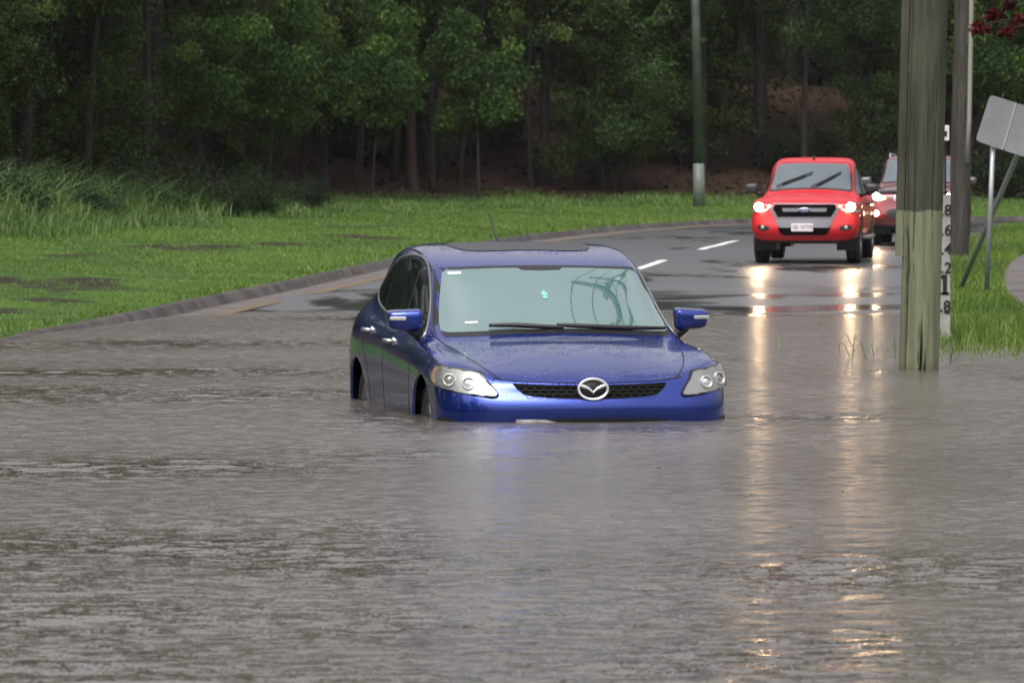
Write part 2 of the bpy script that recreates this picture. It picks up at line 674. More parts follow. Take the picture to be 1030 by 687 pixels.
GUSTS = [(-3.3, 44.5, 2.6, 1.1, .8), (-4.0, 39.5, 2.6, 1.6, 1.0), (-3.4, 52.5, 2.4, 1.6, .6), (-2.4, 29.3, 1.3, 1.1, 1.0), (-.9, 30.6, 1.2, .8, .55), (-.75, 36.2, .5, 1.7, .7),
         (1.9, 64.5, 2.6, 1.6, .7), (-1.2, 63, 1.6, 1.5, .7), (2.2, 35.5, .7, .9, .45), (1.6, 21.4, .5, .8, .8), (-1.6, 22.5, 1.3, 2.0, .6), (4.5, 42.5, .5, 1.6, .6), (1.2, 48, 1.6, .8, .4), (.4, 33.9, 1.5, .55, .42), (3.4, 44.2, .6, .8, .45)]
WSLOPE = .115
ys_ = np.concatenate([np.arange(14.2, 30, .032), np.arange(30, 56, .045), np.arange(56, 80, .07)])
NC = 330
us = np.linspace(-1, 1, NC)
# view wedge with generous margins, fine enough to carry the ripples
WY = np.repeat(ys_[:, None], NC, 1)
WX = us[None, :] * (.145 * WY + 1.0)
Zw, Aw = waves(WX, WY)
edge = np.clip((1 - np.abs(us)) * 12, 0, 1)[None, :] * np.clip((WY - 14.2) / 1.0, 0, 1)
Zw = Zw * edge
Vc = np.stack([WX.ravel(), WY.ravel(), Zw.ravel()], 1)
i = (np.arange(len(ys_) - 1)[:, None] * NC + np.arange(NC - 1)[None, :]).ravel()
Fc = np.stack([i, i + 1, i + NC + 1, i + NC], 1)
# calm outer skirts joined on to the same sheet
nb = len(Vc)
sk = []
L0 = np.arange(len(ys_)) * NC
R0 = L0 + NC - 1
extra = []
for j, y in enumerate(ys_):
    extra += [(-45, y, 0), (45, y, 0)]
extra = np.array(extra)
el = nb + 2 * np.arange(len(ys_))
er = el + 1
Fs = np.concatenate([np.stack([el[:-1], L0[:-1], L0[1:], el[1:]], 1), np.stack([R0[:-1], er[:-1], er[1:], R0[1:]], 1)])
fr0 = nb + len(extra)
front = np.stack([np.concatenate([[-45], Vc[:NC, 0], [45]]), np.full(NC + 2, 2.0), np.zeros(NC + 2)], 1)
top = np.concatenate([[el[0]], np.arange(NC), [er[0]]])
bot = fr0 + np.arange(NC + 2)
Ff = np.stack([bot[:-1], bot[1:], top[1:], top[:-1]], 1)
V = np.concatenate([Vc, extra, front])
F = np.concatenate([Fc, Fs, Ff])
ruf = np.concatenate([Aw.ravel(), np.full(len(extra) + len(front), .6)])
wm = bpy.data.materials.new('flood_water')
wm.use_nodes = True
nt = wm.node_tree
b = nt.nodes['Principled BSDF']
b.inputs['IOR'].default_value = 1.33
nlow = noise(nt, .12, 3, stretch=(.6, 1.6, 1))
c = mix_col(nt, ramp(nt, nlow, .35, .65), (.080, .069, .056), (.106, .093, .079))
nt.links.new(c, b.inputs['Base Color'])
tc = nt.nodes.new('ShaderNodeTexCoord')
ar = node(nt, 'ShaderNodeAttribute', _attribute_name='ruffle')
nt.links.new(ramp(nt, ar.outputs['Fac'], .16, .58, .21, .06), b.inputs['Roughness'])


def slope_noise(scale, stretch, k, detail=2):
    mp = nt.nodes.new('ShaderNodeMapping')
    mp.inputs['Scale'].default_value = stretch
    nt.links.new(tc.outputs['Object'], mp.inputs['Vector'])
    n = nt.nodes.new('ShaderNodeTexNoise')
    n.inputs['Scale'].default_value = scale
    n.inputs['Detail'].default_value = detail
    n.inputs['Roughness'].default_value = .55
    nt.links.new(mp.outputs['Vector'], n.inputs['Vector'])
    v = nt.nodes.new('ShaderNodeVectorMath')
    v.operation = 'SUBTRACT'
    v.inputs[1].default_value = (.5, .5, .5)
    nt.links.new(n.outputs['Color'], v.inputs[0])
    w_ = nt.nodes.new('ShaderNodeVectorMath')
    w_.operation = 'MULTIPLY'
    w_.inputs[1].default_value = (k * .6, k, 0)
    nt.links.new(v.outputs[0], w_.inputs[0])
    return w_.outputs[0]


def vadd(a, b_):
    v = nt.nodes.new('ShaderNodeVectorMath')
    v.operation = 'ADD'
    nt.links.new(a, v.inputs[0])
    nt.links.new(b_, v.inputs[1])
    return v.outputs[0]


# fine capillary ripples as slopes: wind ripples, rain chop
sl_ = vadd(slope_noise(7.0, (.7, 1.5, 1), .13), slope_noise(13.0, (.8, 1.4, 1), .72))
sl_ = vadd(sl_, slope_noise(60.0, (1, 1, 1), .75))
sc = nt.nodes.new('ShaderNodeVectorMath')
sc.operation = 'SCALE'
nt.links.new(sl_, sc.inputs[0])
nt.links.new(ramp(nt, ar.outputs['Fac'], .24, .62, 1.15, .45), sc.inputs['Scale'])
geo = nt.nodes.new('ShaderNodeNewGeometry')
nn_ = vadd(geo.outputs['Normal'], sc.outputs[0])
nv = nt.nodes.new('ShaderNodeVectorMath')
nv.operation = 'NORMALIZE'
nt.links.new(nn_, nv.inputs[0])
nt.links.new(nv.outputs[0], b.inputs['Normal'])
me = np_mesh('flood_water', V, F, {'ruffle': ruf})
me.polygons.foreach_set('use_smooth', np.ones(len(F), bool))
tag(link('flood_water', me, wm), kind='structure')

# rain haze over the whole place
bm = bmesh.new()
box(bm, (50, 450, 14), (1940, 2140, 36))
hz = bpy.data.materials.new('rain_haze')
hz.use_nodes = True
nt = hz.node_tree
nt.nodes.remove(nt.nodes['Principled BSDF'])
pv = nt.nodes.new('ShaderNodeVolumePrincipled')
pv.inputs['Color'].default_value = (.93, .95, 1, 1)
pv.inputs['Density'].default_value = .00006
nt.links.new(pv.outputs[0], nt.nodes['Material Output'].inputs['Volume'])
hzo = from_bm('haze', bm, hz)
tag(hzo, 'thin grey veil of rain that pales the far trees', 'haze', kind='stuff')

# ================================================================== vehicles
def paint(name, base, metal=.35, rough=.35, beads=True, coat_ior=1.5):
    m = mat(name, base, rough, metal, coat=1.0, coat_rough=.04)
    nt = m.node_tree
    b = nt.nodes['Principled BSDF']
    b.inputs['Coat IOR'].default_value = coat_ior
    if beads:
        # rain beads: tiny raised drops
        tc = nt.nodes.new('ShaderNodeTexCoord')
        v = nt.nodes.new('ShaderNodeTexVoronoi')
        v.inputs['Scale'].default_value = 62
        v.inputs['Randomness'].default_value = 1
        nt.links.new(tc.outputs['Object'], v.inputs['Vector'])
        d = ramp(nt, v.outputs['Distance'], .12, .42, 1, 0)
        msk = ramp(nt, noise(nt, 9, 3), .42, .62)
        gq = nt.nodes.new('ShaderNodeNewGeometry')
        sq = nt.nodes.new('ShaderNodeSeparateXYZ')
        nt.links.new(gq.outputs['Normal'], sq.inputs[0])
        h = math_n(nt, 'MULTIPLY', math_n(nt, 'MULTIPLY', d, msk), ramp(nt, sq.outputs['Z'], .45, .75))
        bp = nt.nodes.new('ShaderNodeBump')
        bp.inputs['Distance'].default_value = .006
        nt.links.new(h, bp.inputs['Height'])
        nt.links.new(bp.outputs['Normal'], b.inputs['Normal'])
        nt.links.new(bp.outputs['Normal'], b.inputs['Coat Normal'])
    return m


m_black = mat('black_plastic', (.012, .012, .013), .45)
m_rubber = mat('tyre_rubber', (.018, .018, .018), .65, bump=.003, bscale=30)
m_trim = mat('chrome_trim', (.62, .63, .64), .18, 1.0)
m_silver = mat('silver_plastic', (.30, .31, .32), .35, .5)
m_rim = mat('alloy_rim', (.35, .35, .36), .3, .9)
m_gap = mat('panel_gap', (.004, .004, .006), .8)
m_glass_dark = mat('tinted_side_glass', (.006, .009, .010), .05, coat=0, ior=1.5)
m_tealglass = mat('wet_windscreen', (.045, .115, .106), .12, ior=1.75, coat=1.0, coat_rough=.015, bump=.0005, bscale=45)
m_tealglass.node_tree.nodes['Principled BSDF'].inputs['Coat IOR'].default_value = 2.9
m_tealglass.node_tree.nodes['Principled BSDF'].inputs['Coat Tint'].default_value = (.88, 1, .97, 1)
nt = m_tealglass.node_tree
vd = nt.nodes.new('ShaderNodeTexVoronoi')
vd.inputs['Scale'].default_value = 48
nt.links.new(nt.nodes.new('ShaderNodeTexCoord').outputs['Object'], vd.inputs['Vector'])
hd = math_n(nt, 'MULTIPLY', ramp(nt, vd.outputs['Distance'], .08, .30, 1, 0), ramp(nt, noise(nt, 7, 3), .40, .60))
bd_ = nt.nodes.new('ShaderNodeBump')
bd_.inputs['Distance'].default_value = .0008
nt.links.new(hd, bd_.inputs['Height'])
nt.links.new(bd_.outputs['Normal'], nt.nodes['Principled BSDF'].inputs['Coat Normal'])
m_truckglass = mat('truck_windscreen', (.05, .07, .08), .1, ior=1.6, coat=1.0, coat_rough=.03)
m_truckglass.node_tree.nodes['Principled BSDF'].inputs['Coat IOR'].default_value = 1.7
m_lampbowl = mat('lamp_reflector', (.30, .315, .29), .28, .55)
m_lampwhite = mat('lamp_ring', (.66, .67, .65), .25, .7)
m_lampdark = mat('lamp_cavity', (.28, .28, .28), .25, .6)
m_lamp_on = mat('lit_headlamp', (1, 1, 1), .3, emit=(1, .70, .40), estr=220)
m_lamp_fog = mat('lit_fog_lamp', (1, 1, 1), .3, emit=(1, .70, .40), estr=130)
m_side_on = mat('lit_side_lamp', (1, .8, .5), .3, emit=(1, .6, .25), estr=5)
m_amber = mat('amber_lens', (.42, .27, .16), .25)


def lensmat():
    m = bpy.data.materials.new('clear_lens')
    m.use_nodes = True
    nt = m.node_tree
    b = nt.nodes['Principled BSDF']
    b.inputs['Base Color'].default_value = (.97, .98, .96, 1)
    b.inputs['Transmission Weight'].default_value = 1
    b.inputs['Roughness'].default_value = .04
    b.inputs['IOR'].default_value = 1.08
    b.inputs['Coat Weight'].default_value = 1
    return m


m_lens = lensmat()


class Vehicle:
    def __init__(s, name, T, cols, body_mat, arches, crease=None, level=3):
        s.root = empty(name)
        s.mat = body_mat
        bm = bmesh.new()
        N = len(T)
        top = [[bm.verts.new(p) for p in row] for row in T]
        for j in range(N - 1):
            for i in range(5):
                bm.faces.new((top[j][i], top[j][i + 1], top[j + 1][i + 1], top[j + 1][i]))
        heads = [top[0][i] for i in range(6)] + [top[j][5] for j in range(1, N - 1)] + [top[N - 1][i] for i in range(5, -1, -1)]
        belt = []
        for h, c in zip(heads, cols):
            belt.append([h] + [bm.verts.new(p) for p in c])
        for a, b in zip(belt, belt[1:]):
            for r in range(len(a) - 1):
                bm.faces.new((a[r], a[r + 1], b[r + 1], b[r]))
        cl = bm.edges.layers.float.new('crease_edge')
        if crease:
            for (j0, j1, i, val) in crease:
                for j in range(j0, j1):
                    e = bm.edges.get((top[j][i], top[j + 1][i]))
                    if e: e[cl] = val
            # lower bumper lip stays crisp
        # mirror by hand
        g = bmesh.ops.duplicate(bm, geom=bm.faces[:] + bm.edges[:] + bm.verts[:])
        vs = [x for x in g['geom'] if isinstance(x, bmesh.types.BMVert)]
        for v in vs: v.co.x *= -1
        bmesh.ops.reverse_faces(bm, faces=[x for x in g['geom'] if isinstance(x, bmesh.types.BMFace)])
        bmesh.ops.remove_doubles(bm, verts=bm.verts, dist=1e-5)
        bmesh.ops.recalc_face_normals(bm, faces=bm.faces)
        # outward check
        bm.faces.ensure_lookup_table()
        f = max(bm.faces, key=lambda f: f.calc_center_median().z)
        if f.normal.z < 0:
            bmesh.ops.reverse_faces(bm, faces=bm.faces)
        me = bpy.data.meshes.new('body')
        bm.to_mesh(me)
        bm.free()
        o = bpy.data.objects.new('body', me)
        COL.objects.link(o)
        md = o.modifiers.new('s', 'SUBSURF')
        md.levels = md.render_levels = level
        dg = bpy.context.evaluated_depsgraph_get()
        m2 = bpy.data.meshes.new_from_object(o.evaluated_get(dg))
        bpy.data.objects.remove(o)
        bm = bmesh.new()
        bm.from_mesh(m2)
        bm.normal_update()
        s.bvh = BVHTree.FromBMesh(bm)
        # wheel arches
        for (cy, cz, rad) in arches:
            ins = {v for v in bm.verts if abs(v.co.x) > .55 and v.co.z < 1.0 and math.hypot(v.co.y - cy, v.co.z - cz) < rad}
            kill = [f for f in bm.faces if all(v in ins for v in f.verts)]
            kv = set()
            for f in kill: kv.update(f.verts)
            bmesh.ops.delete(bm, geom=kill, context='FACES')
            for v in [v for v in ins if v.is_valid]:
                d = Vector((v.co.y - cy, v.co.z - cz))
                if d.length > 1e-4:
                    d = d.normalized() * rad
                    v.co.y, v.co.z = cy + d.x, cz + d.y
            bm.verts.ensure_lookup_table()
            # turned-in lip
            be = [e for e in bm.edges if e.is_boundary and all(abs(math.hypot(v.co.y - cy, v.co.z - cz) - rad) < .004 and abs(v.co.x) > .55 for v in e.verts)]
            r_ = bmesh.ops.extrude_edge_only(bm, edges=be)
            for v in [x for x in r_['geom'] if isinstance(x, bmesh.types.BMVert)]:
                v.co.x -= math.copysign(.018, v.co.x)
        bmesh.ops.recalc_face_normals(bm, faces=bm.faces)
        s.body = from_bm('body', bm, body_mat, s.root, True)
        for cy, cz, rad in arches:
            for sg in (-1, 1):
                bm = bmesh.new()
                n = 20
                prev = None
                for k in range(n + 1):
                    t = math.pi * (k / n) * 1.3 - .15 * math.pi
                    y, z = cy + math.cos(t) * (rad + .004), cz + math.sin(t) * (rad + .004)
                    row = [bm.verts.new((sg * x, y, z)) for x in (.88, .52)]
                    if prev: bm.faces.new((prev[0], prev[1], row[1], row[0]))
                    prev = row
                c0 = [v for v in bm.verts if abs(abs(v.co.x) - .52) < 1e-4 and v.co.x * sg > 0]
                bm.faces.new(c0)
                from_bm('wheel_arch', bm, m_black, s.root)

    FR = {'front': (Vector((0, -3, 0)), Vector((1, 0, 0)), Vector((0, 0, 1)), Vector((0, 1, 0))),
          'side': (Vector((4, 0, 0)), Vector((0, 1, 0)), Vector((0, 0, 1)), Vector((-1, 0, 0))),
          'top': (Vector((0, 0, 4)), Vector((1, 0, 0)), Vector((0, 1, 0)), Vector((0, 0, -1))),
          'corner': (Vector((3, -3, 0)), Vector((.7071, .7071, 0)), Vector((0, 0, 1)), Vector((-.7071, .7071, 0)))}

    def proj(s, frame, a, b):
        o, r, u, d = s.FR[frame]
        og = o + r * a + u * b
        h = s.bvh.ray_cast(og, d)
        if h[0] is None:
            for k in range(1, 30):
                for (da, db) in ((0, -.01 * k), (0, .01 * k), (-.01 * k, 0), (.01 * k, 0)):
                    h = s.bvh.ray_cast(og + r * da + u * db, d)
                    if h[0] is not None: break
                if h[0] is not None: break
        if h[0] is None: return og + d * 3, -d
        n = h[1]
        if n.dot(d) > 0: n = -n
        return h[0], n

    def patch(s, name, frame, outline, off, m, mirror=0, step=.04, rim=.006, parent=None, dome=0, smooth_=True, hole=None):
        """lay a plate with this outline on the body surface; mirror: 0 as is, 1 mirrored only, 2 both as separate parts"""
        if mirror == 2:
            a = s.patch(name, frame, outline, off, m, 0, step, rim, parent, dome, smooth_)
            b = s.patch(name, frame, outline, off, m, 1, step, rim, parent, dome, smooth_)
            return a, b
        bm = bmesh.new()
        vs = [bm.verts.new((p[0], p[1], 0)) for p in outline]
        bm.faces.new(vs)
        xs = [p[0] for p in outline]
        ys = [p[1] for p in outline]
        for ax, lo, hi in ((0, min(xs), max(xs)), (1, min(ys), max(ys))):
            n = max(1, int((hi - lo) / step))
            for k in range(1, n):
                c = lo + (hi - lo) * k / n
                pl = Vector((c, 0, 0)) if ax == 0 else Vector((0, c, 0))
                nn = Vector((1, 0, 0)) if ax == 0 else Vector((0, 1, 0))
                bmesh.ops.bisect_plane(bm, geom=bm.faces[:] + bm.edges[:] + bm.verts[:], plane_co=pl, plane_no=nn)
        bmesh.ops.triangulate(bm, faces=[f for f in bm.faces if len(f.verts) > 4])
        nr = {}
        cx, cy_ = (min(xs) + max(xs)) / 2, (min(ys) + max(ys)) / 2
        ring = {v for e in bm.edges if e.is_boundary for v in e.verts}
        for v in bm.verts:
            p, n = s.proj(frame, v.co.x, v.co.y)
            q = off + (dome if v not in ring else 0)
            v.co = p + n * q
            nr[v] = n
        be = [e for e in bm.edges if e.is_boundary]
        mp = {}
        for v in ring:
            mp[v] = bm.verts.new(v.co - nr[v] * (off + rim))
        for e in be:
            f = e.link_faces[0]
            a, b = e.verts
            bm.faces.new((a, b, mp[b], mp[a]))
        bmesh.ops.recalc_face_normals(bm, faces=bm.faces)
        f = bm.faces[0] if not hasattr(bm.faces, 'ensure_lookup_table') else (bm.faces.ensure_lookup_table() or bm.faces[0])
        v0 = f.verts[0]
        if v0 in nr and f.normal.dot(nr[v0]) < 0:
            bmesh.ops.reverse_faces(bm, faces=bm.faces)
        if mirror == 1:
            for v in bm.verts: v.co.x *= -1
            bmesh.ops.reverse_faces(bm, faces=bm.faces)
        o = from_bm(name, bm, m, parent or s.root, False)
        if smooth_:
            for p in o.data.polygons: p.use_smooth = True
            try:
                o.data.set_sharp_from_angle(angle=R(40))
            except Exception:
                pass
        return o

    def strip(s, name, frame, pts, width, off, m, closed=False, mirror=0, parent=None, rim=.004, taper=False):
        if mirror == 2:
            return [s.strip(name, frame, pts, width, off, m, closed, k, parent, rim) for k in (0, 1)]
        P = [Vector((p[0], p[1])) for p in pts]
        n = len(P)
        bm = bmesh.new()
        rows = []
        for i in range(n):
            if closed:
                t = P[(i + 1) % n] - P[i - 1]
            else:
                t = P[min(i + 1, n - 1)] - P[max(i - 1, 0)]
            t.normalize()
            q = Vector((-t.y, t.x)) * width / 2
            a, na = s.proj(frame, *(P[i] + q))
            b, nb = s.proj(frame, *(P[i] - q))
            rows.append([bm.verts.new(a - na * rim), bm.verts.new(a + na * off), bm.verts.new(b + nb * off), bm.verts.new(b - nb * rim)])
        rr = list(zip(rows, rows[1:]))
        if closed: rr.append((rows[-1], rows[0]))
        for a, b in rr:
            for k in range(3):
                bm.faces.new((a[k], a[k + 1], b[k + 1], b[k]))
        bmesh.ops.recalc_face_normals(bm, faces=bm.faces)
        if mirror == 1:
            for v in bm.verts: v.co.x *= -1
            bmesh.ops.reverse_faces(bm, faces=bm.faces)
        return from_bm(name, bm, m, parent or s.root, True)

    def flatpiece(s, name, bm, at, n, m, parent=None):
        """bm built in the xz plane facing -y; seat it at a point facing along n"""
        q = Vector((0, -1, 0)).rotation_difference(n)
        bmesh.ops.transform(bm, matrix=Matrix.Translation(at) @ q.to_matrix().to_4x4(), verts=bm.verts)
        return from_bm(name, bm, m, parent or s.root, True)

    def wheel(s, x, y, r, wd, turn=0):
        w_ = empty('wheel', (x, y, r))
        w_.parent = s.root
        w_.rotation_euler = (0, 0, turn)
        sg = 1 if x > 0 else -1
        bm = bmesh.new()
        prof = [(-wd / 2 + .01, r * .64), (-wd / 2, r * .72), (-wd / 2 + .012, r * .93), (-wd / 2 + .04, r * .99), (-.03, r), (-.028, r * .975), (-.018, r * .975), (-.016, r),
                (.016, r), (.018, r * .975), (.028, r * .975), (.03, r), (wd / 2 - .04, r * .99), (wd / 2 - .012, r * .93), (wd / 2, r * .72), (wd / 2 - .01, r * .64)]
        lathe(bm, prof, 40, 'x')
        from_bm('tyre', bm, m_rubber, w_, True)
        bm = bmesh.new()
        o = sg * (wd / 2 - .012)
        lathe(bm, [(o, r * .655), (o - sg * .012, r * .62), (o - sg * .06, r * .60), (-o, r * .60)], 40, 'x')
        lathe(bm, [(o - sg * .085, r * .6), (o - sg * .085, .002)], 30, 'x')
        for k in range(5):
            t = 2 * math.pi * k / 5 + .3
            c, sn = math.cos(t), math.sin(t)
            for dt in (-.16, .16):
                a = Vector((o - sg * .02, r * .61 * math.cos(t + dt), r * .61 * math.sin(t + dt)))
                b = Vector((o - sg * .03, .05 * c, .05 * sn))
                tube(bm, [b, a], [.022, .017], 6)
        lathe(bm, [(o - sg * .01, .002), (o - sg * .012, .05), (o - sg * .05, .07)], 20, 'x')
        bmesh.ops.recalc_face_normals(bm, faces=bm.faces)
        from_bm('rim', bm, m_rim, w_, True)
        return w_


def ellipse(cx, cy, rx, ry, n=28):
    return [(cx + rx * math.cos(2 * math.pi * k / n), cy + ry * math.sin(2 * math.pi * k / n)) for k in range(n)]


def P2(pts, n=5, closed=True):
    return [(p.x, p.y) for p in smooth([(a, b, 0) for a, b in pts], n, closed)]


# ------------------------------------------------------------------ the stalled blue car
m_blue = paint('blue_metallic_paint', (.009, .034, .25), metal=.8, rough=.26)
T = [
 [(0, .05, .772), (.25, .07, .774), (.46, .12, .782), (.63, .19, .80), (.78, .28, .85), (.90, .42, .880)],
 [(0, .30, .872), (.25, .315, .87), (.48, .34, .862), (.66, .38, .858), (.80, .42, .905), (.915, .56, .905)],
 [(0, .62, .960), (.25, .63, .957), (.49, .65, .94), (.69, .68, .910), (.815, .71, .950), (.918, .78, .935)],
 [(0, .92, 1.005), (.26, .93, 1.002), (.51, .95, .985), (.725, .97, .95), (.83, 1.0, .972), (.922, 1.03, .95)],
 [(0, 1.08, 1.028), (.28, 1.085, 1.024), (.55, 1.11, 1.013), (.78, 1.16, .985), (.845, 1.22, .985), (.922, 1.34, .950)],
 [(0, 1.14, 1.053), (.30, 1.15, 1.050), (.57, 1.19, 1.040), (.805, 1.27, 1.018), (.86, 1.36, .993), (.922, 1.54, .958)],
 [(0, 1.43, 1.225), (.30, 1.445, 1.222), (.57, 1.48, 1.208), (.775, 1.56, 1.17), (.86, 1.80, 1.015), (.925, 1.86, .968)],
 [(0, 1.74, 1.402), (.30, 1.755, 1.40), (.57, 1.79, 1.392), (.755, 1.86, 1.375), (.86, 2.10, 1.035), (.93, 2.15, .98)],
 [(0, 1.98, 1.525), (.30, 1.99, 1.522), (.57, 2.02, 1.518), (.745, 2.08, 1.508), (.855, 2.45, 1.055), (.935, 2.5, .995)],
 [(0, 2.48, 1.615), (.30, 2.49, 1.612), (.60, 2.50, 1.608), (.760, 2.55, 1.600), (.85, 2.85, 1.085), (.94, 2.9, 1.03)],
 [(0, 3.15, 1.645), (.30, 3.15, 1.64), (.60, 3.15, 1.632), (.770, 3.18, 1.605), (.84, 3.35, 1.13), (.95, 3.4, 1.06)],
 [(0, 3.75, 1.615), (.29, 3.75, 1.61), (.57, 3.75, 1.60), (.725, 3.72, 1.535), (.82, 3.80, 1.18), (.95, 3.85, 1.09)],
 [(0, 4.25, 1.55), (.28, 4.25, 1.545), (.47, 4.22, 1.51), (.61, 4.17, 1.42), (.77, 4.17, 1.20), (.92, 4.22, 1.09)],
 [(0, 4.50, 1.14), (.27, 4.50, 1.14), (.49, 4.48, 1.13), (.64, 4.44, 1.12), (.77, 4.39, 1.10), (.87, 4.34, 1.06)],
]
ZF = [.70, .62, .52, .38, .24]
cols = []
fx = [(0, [.05, -.018, -.002, .04, .10]), (.25, [.062, -.004, .012, .055, .11]), (.47, [.105, .042, .052, .09, .15]), (.68, [.15, .09, .095, .13, .19])]
for x, ys in fx:
    cols.append([(x, y, z) for y, z in zip(ys, ZF)])
cols.append([(.83, .235, .745), (.85, .20, .64), (.855, .19, .53), (.845, .20, .40), (.80, .26, .25)])
cols.append([(.935, .42, .79), (.95, .39, .66), (.955, .38, .54), (.945, .39, .40), (.90, .42, .26)])
for j in range(1, 13):
    y = T[j][5][1]
    fl = .018 * math.exp(-((y - .98) / .4) ** 2) + .024 * math.exp(-((y - 3.72) / .4) ** 2)
    r0 = .925 + .02 * min(1, y / 3)
    cols.append([(r0 + fl + .012, y, .80 + .025 * (y / 4)), (.945 + fl, y, .66), (.94 + fl, y, .54), (.93 + fl, y, .40), (.895, y, .27)])
cols.append([(.87, 4.42, .84), (.88, 4.50, .66), (.88, 4.52, .54), (.87, 4.5, .42), (.82, 4.45, .30)])
for x, dy in ((.74, .04), (.62, .08), (.48, .12), (.27, .15), (0, .16)):
    cols.append([(x, 4.47 + dy, .84), (x, 4.54 + dy, .66), (x, 4.56 + dy, .54), (x, 4.52 + dy, .42), (x, 4.45 + dy, .30)])
FW, RW = (.97, .375, .415), (3.72, .375, .42)
car = Vehicle('car', T, cols, m_blue, [FW, RW])
tag(car.root, 'blue hatchback stalled in brown floodwater above its bumper, bonnet and windscreen beaded with rain', 'car')
for sx in (-1, 1):
    car.wheel(sx * .80, FW[0], .365, .225)
    car.wheel(sx * .80, RW[0], .365, .225)

# windscreen: black band, then glass
ws = [(0, 1.052), (.3, 1.046), (.58, 1.032), (.73, 1.026), (.795, 1.035), (.787, 1.09), (.748, 1.24), (.705, 1.40), (.690, 1.462), (.65, 1.478), (.3, 1.49), (0, 1.494)]
wsf = ws + [(-a, b) for a, b in ws[-2:0:-1]]
car.patch('windscreen_surround', 'front', wsf, .002, m_black, step=.05)
wg = [(0, 1.076), (.3, 1.07), (.58, 1.056), (.72, 1.05), (.757, 1.06), (.75, 1.11), (.712, 1.25), (.670, 1.39), (.652, 1.442), (.62, 1.459), (.3, 1.472), (.15, 1.473), (.13, 1.458), (0, 1.454)]
wgf = wg + [(-a, b) for a, b in wg[-2:0:-1]]
scr = car.patch('windscreen', 'front', wgf, .006, m_tealglass, step=.03)
stk = mat('white_sticker', (.7, .75, .72), .5)
car.patch('sticker', 'front', [(-.62, 1.428), (-.535, 1.432), (-.535, 1.447), (-.62, 1.443)], .009, stk, parent=scr)
car.patch('sticker', 'front', [(-.60, 1.108), (-.52, 1.112), (-.52, 1.122), (-.60, 1.118)], .009, stk, parent=scr)
fresh = mat('green_air_freshener', (.16, .42, .32), .5)
bm = bmesh.new()
for (cz, rr) in ((.0, .026), (-.045, .022), (.03, .014)):
    bmesh.ops.create_uvsphere(bm, u_segments=14, v_segments=10, radius=rr, matrix=Matrix.Translation((0, 0, cz)) @ Matrix.Diagonal((1, .25, 1, 1)))
tube(bm, [(0, 0, .04), (0, 0, .12)], .002, 5)
pp_, nn_ = car.proj('front', -.03, 1.30)
car.flatpiece('air_freshener', bm, pp_ + nn_ * .008, nn_, fresh)

# side glass
dlo = [(1.52, 1.015), (1.69, 1.165), (1.89, 1.32), (2.09, 1.44), (2.27, 1.508), (2.5, 1.545), (2.85, 1.542), (3.15, 1.505), (3.42, 1.41), (3.66, 1.285), (3.54, 1.22), (3.2, 1.16), (2.6, 1.10), (1.95, 1.05), (1.68, 1.03)]
dl = P2(dlo, 4)
car.patch('window_surround', 'side', dl, .002, m_black, 2, step=.06)
car.strip('window_trim', 'side', dl, .017, .008, mat('window_trim_metal', (.22, .22, .23), .35, .9), True, 2)


def clipx(poly, lo, hi):
    bm = bmesh.new()
    f = bm.faces.new([bm.verts.new((a, b, 0)) for a, b in poly])
    for c, n in ((lo, -1), (hi, 1)):
        bmesh.ops.bisect_plane(bm, geom=bm.faces[:] + bm.edges[:] + bm.verts[:], plane_co=(c, 0, 0), plane_no=(n, 0, 0), clear_outer=True)
    bm.faces.ensure_lookup_table()
    f = max(bm.faces, key=lambda f: f.calc_area())
    out = [(l.vert.co.x, l.vert.co.y) for l in f.loops]
    bm.free()
    return out


cx_ = sum(p[0] for p in dl) / len(dl)
cz_ = sum(p[1] for p in dl) / len(dl)
dls = [(cx_ + (a - cx_) * .965, cz_ + (b - cz_) * .90) for a, b in dl]
for lo, hi in ((1.0, 2.24), (2.32, 3.08), (3.14, 4.2)):
    car.patch('side_window', 'side', clipx(dls, lo, hi), .006, m_glass_dark, 2, step=.05)

# sunroof and roof ditch strips, antenna
car.patch('sunroof', 'top', P2([(-.42, 2.42), (0, 2.39), (.42, 2.42), (.44, 3.0), (0, 3.05), (-.44, 3.0)], 4), .004,
          mat('wet_sunroof_glass', (.012, .013, .018), .4, coat=.1, coat_rough=.2, var=.6, vscale=35, bump=.004, bscale=45))
car.strip('roof_seam', 'top', [(.70, y) for y in np.arange(2.14, 4.0, .08)], .012, .002, m_gap, mirror=2)
bm = bmesh.new()
tube(bm, [(0, 0, 0), (-.01, .02, .03), (-.07, .08, .24)], [.014, .010, .006], 8)
o = from_bm('antenna', bm, m_black, car.root, True)
o.location = (.10, 3.98, 1.585)

# panel gaps
hg = P2([(.56, .17), (.605, .24), (.665, .40), (.72, .68), (.75, .97), (.785, 1.22), (.805, 1.36)], 6, False)
car.strip('panel_gap', 'top', hg, .007, .0015, m_gap, mirror=2)
fe = P2([(-.615, .792), (-.46, .772), (-.2, .763), (0, .761), (.2, .763), (.46, .772), (.615, .792)], 5, False)
car.strip('panel_gap', 'front', fe, .006, .0015, m_gap)
for pts in ([(1.52, .99), (1.50, .80), (1.52, .6), (1.56, .38)], [(2.62, 1.07), (2.63, .9), (2.62, .6), (2.6, .38)],
            [(3.42, 1.13), (3.50, .98), (3.42, .86), (3.28, .76), (3.2, .6), (3.18, .4)]):
    car.strip('panel_gap', 'side', P2(pts, 5, False), .006, .0015, m_gap, mirror=2)
car.strip('panel_gap', 'corner', P2([(1.09, .735), (1.22, .70), (1.32, .64)], 4, False), .006, .0015, m_gap, mirror=2)

